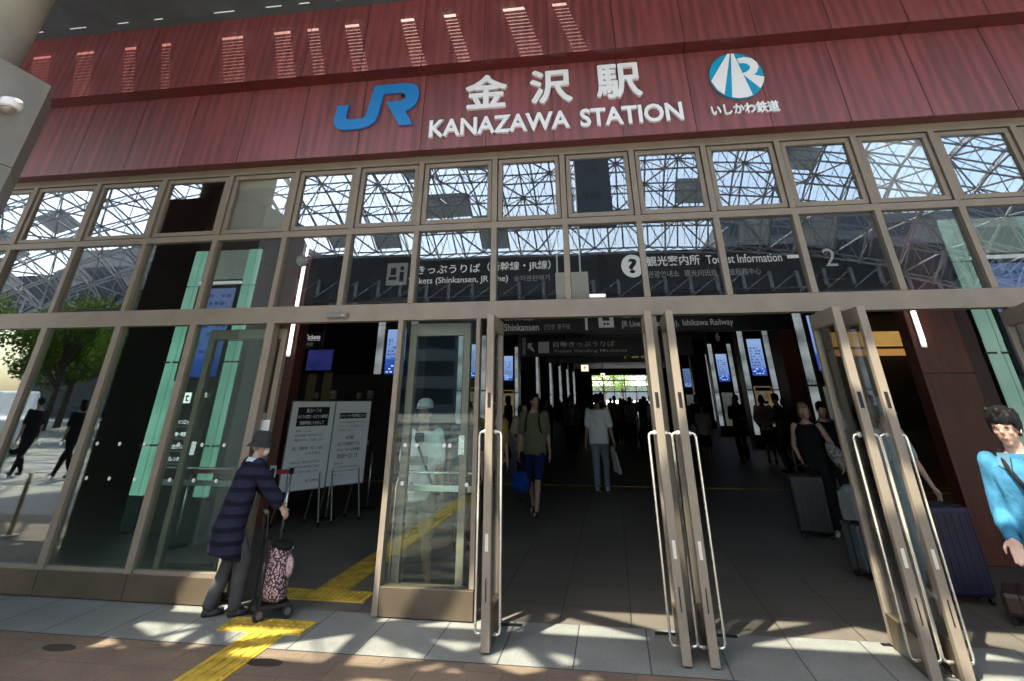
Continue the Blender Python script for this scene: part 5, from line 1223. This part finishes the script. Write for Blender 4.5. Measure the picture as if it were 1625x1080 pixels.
c = MB(); ringloft(c, [(lady['S'](0.815), lady['rt']*0.075*1.36, lady['fw']*0.065*1.36), (lady['S'](0.85), lady['rt']*0.056*1.36, lady['fw']*0.055*1.36)]); c.build('collar', mat('collar_pale_blue', (0.5, 0.6, 0.72), 0.8), lady['o'], smooth=True)
for i in (0, 1):
    sh, el, w = lady['arms'][i]; MB().rod(el.lerp(w, 0.50), el.lerp(w, 0.80), 0.047, 0.043, 14).build('cuff', mat('cuff_patterned', (0.33, 0.36, 0.42), 0.8, 0, 0.7, 45), lady['o'], smooth=True)

cart = empty('shopping_cart', (-3.10, -0.14, 0.004), 'pink and black floral shopping cart with four small wheels held by the old woman', 'shopping cart', rz=R(-50))
FLOR = bpy.data.materials.new('floral_fabric'); FLOR.use_nodes = True
n = FLOR.node_tree.nodes; l = FLOR.node_tree.links; bb = n['Principled BSDF']; bb.inputs['Roughness'].default_value = 0.75
tc = n.new('ShaderNodeTexCoord'); vo = n.new('ShaderNodeTexVoronoi'); vo.inputs['Scale'].default_value = 62; vo.inputs['Randomness'].default_value = 1.0
rp = n.new('ShaderNodeValToRGB'); e = rp.color_ramp.elements; e[0].position = 0.30; e[0].color = (0.50, 0.34, 0.36, 1); e[1].position = 0.52; e[1].color = (0.035, 0.018, 0.026, 1)
l.new(tc.outputs['Object'], vo.inputs['Vector']); l.new(vo.outputs['Distance'], rp.inputs[0]); l.new(rp.outputs[0], bb.inputs['Base Color'])
c = MB(); ringloft(c, [(Vector((0, 0.01, 0.115)), Vector((0.125, 0, 0)), Vector((0, 0.085, 0))), (Vector((0, 0.01, 0.14)), Vector((0.150, 0, 0)), Vector((0, 0.108, 0))), (Vector((0, 0.0, 0.30)), Vector((0.148, 0, 0)), Vector((0, 0.112, 0))), (Vector((0, -0.01, 0.46)), Vector((0.140, 0, 0)), Vector((0, 0.105, 0))), (Vector((0, -0.01, 0.50)), Vector((0.118, 0, 0)), Vector((0, 0.08, 0)))], 24)
fuse(c, 'bag', FLOR, cart, 0.010, 3, 0.006, 14, 1)
c = MB(); c.ell((0.06, 0.085, 0.345), (0.10, 0.045, 0.085)); fuse(c, 'pocket', mat('floral_pocket', (0.42, 0.29, 0.32), 0.75, 0, 0.55, 50), cart, 0.008, 3, 0.004, 14, 2)
c = MB(); c.ell((0.02, 0.01, 0.485), (0.125, 0.10, 0.045)); c.build('lid', cloth('black_nylon', (0.012, 0.012, 0.013)), cart, smooth=True)
f = MB().tube([(-0.13, -0.12, 0.10), (-0.13, -0.125, 0.52), (-0.12, -0.125, 0.545), (0.12, -0.125, 0.545), (0.13, -0.125, 0.52), (0.13, -0.12, 0.10)], 0.010, 8)
f.tube([(-0.11, -0.13, 0.40), (-0.11, -0.17, 0.72), (-0.10, -0.175, 0.745), (0.10, -0.175, 0.745), (0.11, -0.17, 0.72), (0.11, -0.13, 0.40)], 0.008, 8)
f.box(-0.15, 0.15, -0.13, 0.13, 0.088, 0.112); f.build('frame', BLACK, cart, smooth=False)
MB().rod((-0.085, -0.175, 0.745), (0.085, -0.175, 0.745), 0.015, n=12).build('grip', cloth('grip_grey', (0.10, 0.10, 0.10)), cart, smooth=True)
MB().box(-0.03, 0.03, 0.105, 0.112, 0.455, 0.475).build('badge', WHITE, cart)
for x in (-0.125, 0.125):
    for y in (-0.11, 0.12):
        w_ = MB().rod((x-0.012, y, 0.052), (x+0.012, y, 0.052), 0.052, n=20).build('wheel', BLACK, cart); MB().rod((x-0.014, y, 0.052), (x+0.014, y, 0.052), 0.026, n=14).build('rim', mat('rim_grey', (0.08, 0.08, 0.08), 0.4, 0.3), w_)
        MB().rod((x, y, 0.052), (x, y, 0.10), 0.010).build('fork', BLACK, cart)

# --- the others near the doors
WT = cloth('white_cotton', (0.80, 0.81, 0.79), 0.05); KHAKI = cloth('khaki', (0.25, 0.21, 0.15)); OLIVE = cloth('olive_cotton', (0.125, 0.135, 0.075)); NAVY = cloth('navy_shorts', (0.012, 0.016, 0.075))
JEANS = cloth('light_jeans', (0.22, 0.27, 0.31), 0.18); BLK = cloth('black_cloth', (0.012, 0.012, 0.013)); BSHIRT = cloth('sky_blue_shirt', (0.040, 0.160, 0.27), 0.08); PALEB = cloth('pale_blue_linen', (0.30, 0.38, 0.40)); BEIGE = cloth('beige_top', (0.36, 0.30, 0.23))
cap = person((-2.06, 0.66, 0.0), R(180), 1.63, 'man in white cap and T-shirt with chest strap standing behind the glass panel', SKIN, 'short', None, ('tee', WT, 0.455), ('shorts', KHAKI), None, 0.0, [(-0.13, -0.03, 0), (0.13, 0.06, 0)], [(-0.25, 0.02, 0.80), (0.25, 0.02, 0.80)], (0, 0.05), 0.012, ease=1.0, shoulders=0.88)
hat(cap, 'cap', cloth('cap_white', (0.6, 0.6, 0.58), 0.05))
s_ = cap['S']; fw_ = cap['fw']
strap(cap, [s_(0.83)+Vector((0.075, 0.0, 0.01)), s_(0.79)+Vector((0.05, 0.125, 0)), s_(0.70)+Vector((-0.03, 0.148, 0)), s_(0.58)+Vector((-0.13, 0.125, 0)), s_(0.49)+Vector((-0.185, 0.03, 0))], BLK, 0.012)
MB().box(-0.045, 0.045, 0.125, 0.18, 1.26, 1.34).build('pouch', BLK, cap['o'], bevel=0.012)
MB().box(-0.10, 0.10, 0.143, 0.149, 1.05, 1.13).build('shirt_print', cloth('print_grey', (0.18, 0.18, 0.17), 0.5), cap['o'])
gr = person((-1.40, 5.0, 0.0), R(172), 1.74, 'man in olive T-shirt and navy shorts walking out with a backpack', SKIN, 'short', None, ('tee', OLIVE), ('shorts', NAVY), None, 0.02, [(-0.07, 0.22, 0.0), (0.10, -0.20, 0.03, -0.3)], [(-0.25, -0.05, 0.78), (0.27, 0.08, 0.77)], (0.75, 0.0), 0.012, ease=1.25)
for s in (-1, 1):
    strap(gr, [gr['S'](0.60)+Vector((s*0.17, -0.02, 0)), gr['S'](0.68)+Vector((s*0.135, 0.115, 0)), gr['S'](0.76)+Vector((s*0.115, 0.128, 0)), gr['S'](0.825)+Vector((s*0.10, 0.03, 0.025)), gr['S'](0.80)+Vector((s*0.09, -0.11, 0))], BLK, 0.014)
bp = MB(); bp.ell((0, -0.20, 1.16), (0.15, 0.09, 0.24)); bk_ = fuse(bp, 'backpack', cloth('backpack_dark', (0.02, 0.022, 0.025)), None, 0.012, 3, 0.005, 10); bk_.location = (-1.40, 5.0, 0); bk_.rotation_euler = (0, 0, R(172)); tag(bk_, 'dark backpack on the back of the man in olive T-shirt', 'backpack')
bl_ = MB(); bl_.ell((0, 0, 0), (0.175, 0.12, 0.165)); bl_.box(-0.12, 0.12, -0.07, 0.07, 0.0, 0.15)
bb_ = fuse(bl_, 'duffel_bag', cloth('royal_blue_nylon', (0.01, 0.045, 0.22), 0.25), None, 0.012, 4, 0.012, 9); bb_.location = (-1.64, 4.98, 0.43); tag(bb_, 'royal blue soft bag carried by the man in olive T-shirt', 'bag')
MB().tube([(-0.08, 0, 0.13), (-0.05, 0, 0.25), (0.0, 0, 0.30), (0.06, 0, 0.25), (0.08, 0, 0.13)], 0.012, 8).build('handle', BLK, bb_, smooth=True)
person((-1.78, 6.5, 0.0), R(190), 1.60, 'person in beige top half hidden behind the man in olive T-shirt', SKIN, 'bob', None, ('tee', BEIGE), ('trousers', BLK), None, 0.0, None, [(-0.25, 0.05, 0.85), (0.22, 0.28, 1.05)], (-0.2, 0), 0.016, ease=1.4)
wm = person((-0.37, 7.6, 0.0), R(-4), 1.75, 'man in white T-shirt and light jeans walking away with a carrier bag', SKIN, 'short', None, ('tee', WT), ('trousers', JEANS), mat('shoe_white', (0.5, 0.5, 0.48), 0.6), 0.03, [(-0.07, -0.15, 0.02, -0.3), (0.09, 0.16, 0.0)], [(-0.28, 0.05, 0.79), (0.30, 0.02, 0.82)], (0, 0.1), 0.013, ease=1.35)
cb = MB(); cb.add([(-0.03, -0.15, 0), (0.03, -0.15, 0), (0.03, 0.15, 0), (-0.03, 0.15, 0), (-0.012, -0.13, 0.40), (0.012, -0.13, 0.40), (0.012, 0.13, 0.40), (-0.012, 0.13, 0.40)], [(0,3,2,1),(4,5,6,7),(0,1,5,4),(1,2,6,5),(2,3,7,6),(3,0,4,7)])
co_ = fuse(cb, 'carrier_bag', cloth('bag_white', (0.55, 0.55, 0.53), 0.05), None, 0.012, 2, 0.010, 9); co_.location = (-0.02, 7.6, 0.33); co_.rotation_euler = (R(4), R(-12), R(20)); tag(co_, 'white paper carrier bag in the hand of the man in white T-shirt', 'bag')
MB().tube([(0, -0.06, 0.39), (0, -0.02, 0.47), (0, 0.03, 0.47), (0, 0.07, 0.39)], 0.006, 6).build('handle', WHITE, co_)
bw = person((2.86, 4.2, 0.0), R(165), 1.60, 'fair haired woman in black sleeveless dress walking out with a black suitcase', SKINP, 'bob', HAIRB, ('sleeveless', BLK, 0.46), ('wide', cloth('black_skirt', (0.013, 0.013, 0.014))), mat('shoe_cream', (0.5, 0.47, 0.42), 0.5), 0.04, [(-0.08, 0.12, 0.0), (0.08, -0.12, 0.0)], [(-0.36, 0.14, 0.89), (0.19, 0.12, 0.92)], (0.5, 0), 0.014)
sc_ = MB(); sc_.ell((0.0, 0, 0), (0.10, 0.07, 0.20)); so_ = fuse(sc_, 'scarf', mat('scarf_dotted', (0.015, 0.015, 0.015), 0.8, 0, 0, 40, 0, col2=(0.45, 0.43, 0.38)), None, 0.010, 2, 0.015, 9); so_.location = (3.14, 4.05, 0.92); so_.rotation_euler = (0, R(-28), 0); tag(so_, 'black and white patterned scarf over the arm of the fair haired woman', 'scarf')
person((3.28, 4.75, 0.0), R(160), 1.62, 'dark haired person in black T-shirt behind the fair haired woman', SKIN, 'short', None, ('tee', BLK), ('trousers', cloth('charcoal', (0.03, 0.03, 0.032))), None, 0.08, None, [(-0.28, 0.18, 0.82), (0.27, 0.05, 0.82)], (0.4, 0.25), 0.015)
dr = person((2.86, 1.45, 0.0), R(-150), 1.64, 'woman in pale blue dress and grey cap behind a door leaf with a purple suitcase', SKINP, 'bob', HAIRG, ('dress', PALEB), ('wide', PALEB), mat('shoe_cream', (0.5, 0.47, 0.42)), 0.05, None, [(-0.43, 0.10, 0.80), (0.25, 0.05, 0.82)], (0.0, 0), 0.013)
hat(dr, 'bucket', cloth('hat_pale_grey', (0.22, 0.24, 0.25)))
bm_ = person((2.50, -1.46, 0.004), R(146), 1.60, 'young man in sky blue shirt with a shoulder strap at the right edge', SKINP, 'mop', None, ('long', BSHIRT, 0.44), ('trousers', cloth('grey_slacks', (0.22, 0.24, 0.27))), None, 0.03, [(-0.09, 0.10, 0), (0.10, -0.12, 0)], [(-0.10, 0.26, 1.0), (0.165, 0.22, 0.975)], (-0.22, 0.05), 0.006, elbow_hint=[(-0.25, -0.9, -0.6), (0.25, -0.9, -0.6)], ease=1.05, shoulders=0.95, grip=(0.45, 0.45))
S_ = bm_['S']
strap(bm_, [S_(0.80)+Vector((0.105, -0.09, 0)), S_(0.838)+Vector((0.085, 0.0, 0.012)), S_(0.80)+Vector((0.065, 0.112, 0)), S_(0.72)+Vector((0.0, 0.152, 0)), S_(0.62)+Vector((-0.08, 0.145, 0)), S_(0.54)+Vector((-0.17, 0.085, 0))], BLK, 0.014)
c = MB(); ringloft(c, [(S_(0.812), bm_['rt']*0.098, bm_['fw']*0.082), (S_(0.842), bm_['rt']*0.074, bm_['fw']*0.072)]); c.build('collar', BSHIRT, bm_['o'], smooth=True)
for s in (-1, 1):
    c = MB(); q = S_(0.835)+bm_['fw']*0.062
    c.add([q+Vector((s*0.03, 0.028, 0.012)), q+Vector((s*0.095, -0.03, 0.008)), q+Vector((s*0.105, 0.005, -0.055)), q+Vector((s*0.045, 0.062, -0.085)), q+Vector((s*0.03, 0.036, 0.010)), q+Vector((s*0.098, -0.024, 0.012)), q+Vector((s*0.110, 0.011, -0.052)), q+Vector((s*0.047, 0.071, -0.083))], [(0,1,2,3),(7,6,5,4),(0,4,5,1),(1,5,6,2),(2,6,7,3),(3,7,4,0)])
    c.build('collar_flap', cloth('denim_pale', (0.075, 0.16, 0.22)), bm_['o'])
MB().ell(bm_['h_'](-0.078, 0.01, -0.016), (0.010, 0.010, 0.016)).build('earbud', WHITE, bm_['o'], smooth=True)

# suitcases
def suitcase(loc, rz, w, dpt, h, m, lab, hx=0.0, handle=True, tiltx=0.0):
    o = empty('suitcase', loc, lab, 'suitcase', 'suitcases by the right doors', rz)
    o.rotation_euler = (tiltx, 0, rz)
    b_ = MB().box(-w/2, w/2, -dpt/2, dpt/2, 0.055, h); b_ = b_.build('shell', m, o, bevel=0.035)
    r = MB()
    for k in range(6):
        x = -w/2+w*(k+0.7)/6.4; r.box(x-0.012, x+0.012, -dpt/2-0.006, dpt/2+0.006, 0.11, h-0.05)
    r.build('ribs', m, o, bevel=0.004); MB().box(-w/2-0.002, w/2+0.002, -0.008, 0.008, 0.06, h+0.002).build('zip', BLACK, o)
    if handle: MB().tube([(-0.10, 0.06, h-0.02), (-0.10, 0.06, h+0.10), (-0.09, 0.06, h+0.115), (0.09, 0.06, h+0.115), (0.10, 0.06, h+0.10), (0.10, 0.06, h-0.02)], 0.010, 8).build('pull_handle', BLACK, o, smooth=True)
    MB().tube([(-0.08, 0, h-0.002), (-0.06, 0, h+0.022), (0.06, 0, h+0.022), (0.08, 0, h-0.002)], 0.008, 6).build('grip', BLACK, o)
    for x in (-w/2+0.05, w/2-0.05):
        for y in (-dpt/2+0.04, dpt/2-0.04): MB().rod((x-0.015, y, 0.028), (x+0.015, y, 0.028), 0.028, n=12).build('wheel', BLACK, o)
    return o
suitcase((2.60, 3.92, 0), R(-12), 0.44, 0.27, 0.70, mat('case_black', (0.012, 0.013, 0.0135), 0.35, 0, 0.2, 6), 'large black ribbed suitcase in front of the fair haired woman')
suitcase((3.10, 1.28, 0), R(6), 0.44, 0.28, 0.73, mat('case_purple', (0.008, 0.005, 0.024), 0.5, 0, 0.3, 5), 'tall dark purple suitcase pulled by the woman in pale blue dress', handle=False)
suitcase((2.545, 2.0, 0), R(35), 0.30, 0.22, 0.46, mat('case_slate', (0.045, 0.055, 0.058), 0.45, 0, 0.2, 6), 'slate grey suitcase with a pale backpack on top behind the right door leaf', handle=False)
suitcase((3.32, 0.76, 0), R(60), 0.40, 0.26, 0.22, mat('case_brown', (0.03, 0.014, 0.010), 0.5, 0, 0.2, 6), 'low dark brown case at the right edge on the pavement', handle=False)
b_ = MB(); b_.box(-0.11, 0.11, -0.09, 0.09, 0.0, 0.26); b_.ell((0, -0.07, 0.12), (0.10, 0.06, 0.11)); b_.ell((0, 0, 0.27), (0.11, 0.09, 0.05))
o = fuse(b_, 'backpack', cloth('pale_grey_nylon', (0.15, 0.165, 0.165)), None, 0.012, 4, 0.010, 10); o.location = (2.545, 2.0, 0.487); o.rotation_euler = (0, 0, R(35)); tag(o, 'pale grey backpack standing on the slate suitcase', 'backpack')
MB().tube([(-0.03, -0.13, 0.22), (0, -0.15, 0.16), (0.03, -0.13, 0.10)], 0.008, 6).build('strap', BLK, o)

# people farther in, each with its own clothes
def far(x, y, H, rz, lab, top, bottom, hair='short', hands=None, group=None, skin=SKIN, hairm=None, **kw):
    return person((x, y, 0), R(rz), H, lab, skin, hair, hairm, top, bottom, None, kw.pop('lean', 0.02), kw.pop('feet', None), hands, kw.pop('head', (0, 0)), 0.022, group, face=False, **kw)
far(2.60, 13.6, 1.52, 175, 'woman in white blouse and black shorts walking towards the doors', ('tee', cloth('white_dim', (0.45, 0.43, 0.40))), ('shorts', BLK), 'bob', feet=[(-0.06, 0.18, 0), (0.08, -0.15, 0.02)])
far(4.15, 16.2, 1.78, 30, 'man in pinkish shirt with his back turned near the fourth pillar', ('tee', cloth('pink_shirt', (0.34, 0.23, 0.19))), ('trousers', BLK))
far(4.50, 14.2, 1.76, -20, 'person in white shirt and black skirt reading the map poster', ('long', cloth('cream_shirt', (0.50, 0.45, 0.36))), ('skirt', BLK), 'bob', head=(0, 0.2), hands=[(-0.2, 0.15, 0.9), (0.2, 0.2, 1.0)])
far(4.36, 11.8, 1.78, 60, 'man in mottled brown shirt facing the map poster', ('tee', mat('camo_brown', (0.06, 0.055, 0.035), 0.8, 0, 0.7, 16)), ('trousers', cloth('brown_trousers', (0.06, 0.05, 0.038))), hands=[(-0.1, 0.3, 1.15), (0.25, 0.05, 0.85)])
far(4.9, 13.2, 1.68, 10, 'person in beige tunic at the map poster, nearest to it', ('long', cloth('tunic', (0.38, 0.33, 0.25)), 0.44), ('skirt', BLK), 'bob')
far(3.9, 15.2, 1.72, 160, 'dark dressed woman looking at her phone left of the map readers', ('tee', BLK), ('trousers', BLK), 'long', hands=[(-0.1, 0.3, 1.1), (0.12, 0.3, 1.1)])
far(-2.95, 9.5, 1.58, 185, 'woman in dark dress seen between leaf and man in olive', ('tee', BLK), ('skirt', BLK), 'bob')
far(-2.05, 2.6, 1.62, 200, 'person in grey top behind the man with white cap', ('tee', cloth('grey_top', (0.10, 0.10, 0.10))), ('trousers', BLK), 'short')
far(-1.88, 3.6, 1.66, 200, 'person in ochre top at the edge of the glass panel', ('tee', cloth('ochre_top', (0.22, 0.16, 0.05))), ('trousers', BLK), 'bob')
far(3.72, 5.3, 1.62, 170, 'person in grey patterned shirt beyond the right pair of leaves', ('tee', mat('grey_pattern', (0.10, 0.10, 0.095), 0.8, 0, 0.5, 20)), ('trousers', BLK), 'bob')
# passers-by on the forecourt, mirrored in the glass
far(-14.8, -8.0, 1.70, 100, 'dark dressed passer-by on the forecourt mirrored in the leftmost pane', ('tee', BLK), ('trousers', BLK), feet=[(-0.06, 0.25, 0), (0.06, -0.25, 0.02)], group='passers-by mirrored in the glass')
far(-13.1, -7.6, 1.66, 95, 'dark dressed passer-by striding on the forecourt mirrored in the second pane', ('tee', BLK), ('trousers', BLK), 'long', feet=[(-0.06, 0.32, 0), (0.06, -0.32, 0.03)], group='passers-by mirrored in the glass')
far(-12.3, -7.9, 1.60, 100, 'dark dressed passer-by on the forecourt mirrored next to the second mullion', ('tee', BLK), ('trousers', BLK), 'short', group='passers-by mirrored in the glass')

# the crowd deep in the hall: a few figures, then individual copies in other clothes
rnd = random.Random(21)
protos = []
for i in range(6):
    p = far(-3.0+i*1.1, 20+i*0.7, 1.60+0.03*i, 180 if i % 2 else 5, 'person standing in the dark crowd deep inside the hall', ('tee', BLK), ('trousers', BLK), ('short', 'bob', 'short', 'long', 'short', 'bob')[i], group='dark crowd deep in the hall',
            feet=[(-0.07, 0.12-0.2*(i % 2), 0), (0.08, -0.1+0.2*(i % 2), 0)])
    protos.append(p['o'])
TOPS = [cloth('crowd_top_%s' % nme, c) for nme, c in (('black', (0.012, 0.012, 0.012)), ('grey', (0.18, 0.18, 0.18)), ('white', (0.55, 0.53, 0.5)), ('maroon', (0.10, 0.025, 0.022)), ('navy', (0.02, 0.025, 0.06)), ('green', (0.04, 0.06, 0.04)), ('tan', (0.34, 0.26, 0.18)), ('pale', (0.42, 0.42, 0.44)))]
for i in range(72):
    src = protos[i % 6]; y = 13.5+ (i/72.0)**1.2*46+rnd.uniform(-0.6, 0.6)
    x = rnd.uniform(-4.4, 3.9) if y > 20 else rnd.choice((rnd.uniform(-3.9, -1.6), rnd.uniform(-0.2, 3.2), rnd.uniform(-3.6, 0.4)))
    c = copy_tree(src); c.location = (x, y, 0); c.rotation_euler = (0, 0, R(rnd.choice((0, 180, 170, 200, 15, -20, 90))+rnd.uniform(-15, 15))); s = rnd.uniform(0.94, 1.06); c.scale = (s, s, s)
    for chd in c.children:
        if chd.name.startswith('shirt'):
            chd.material_slots[0].link = 'OBJECT'; chd.material_slots[0].material = rnd.choice(TOPS)

bpy.data.scenes.remove(BENCH)
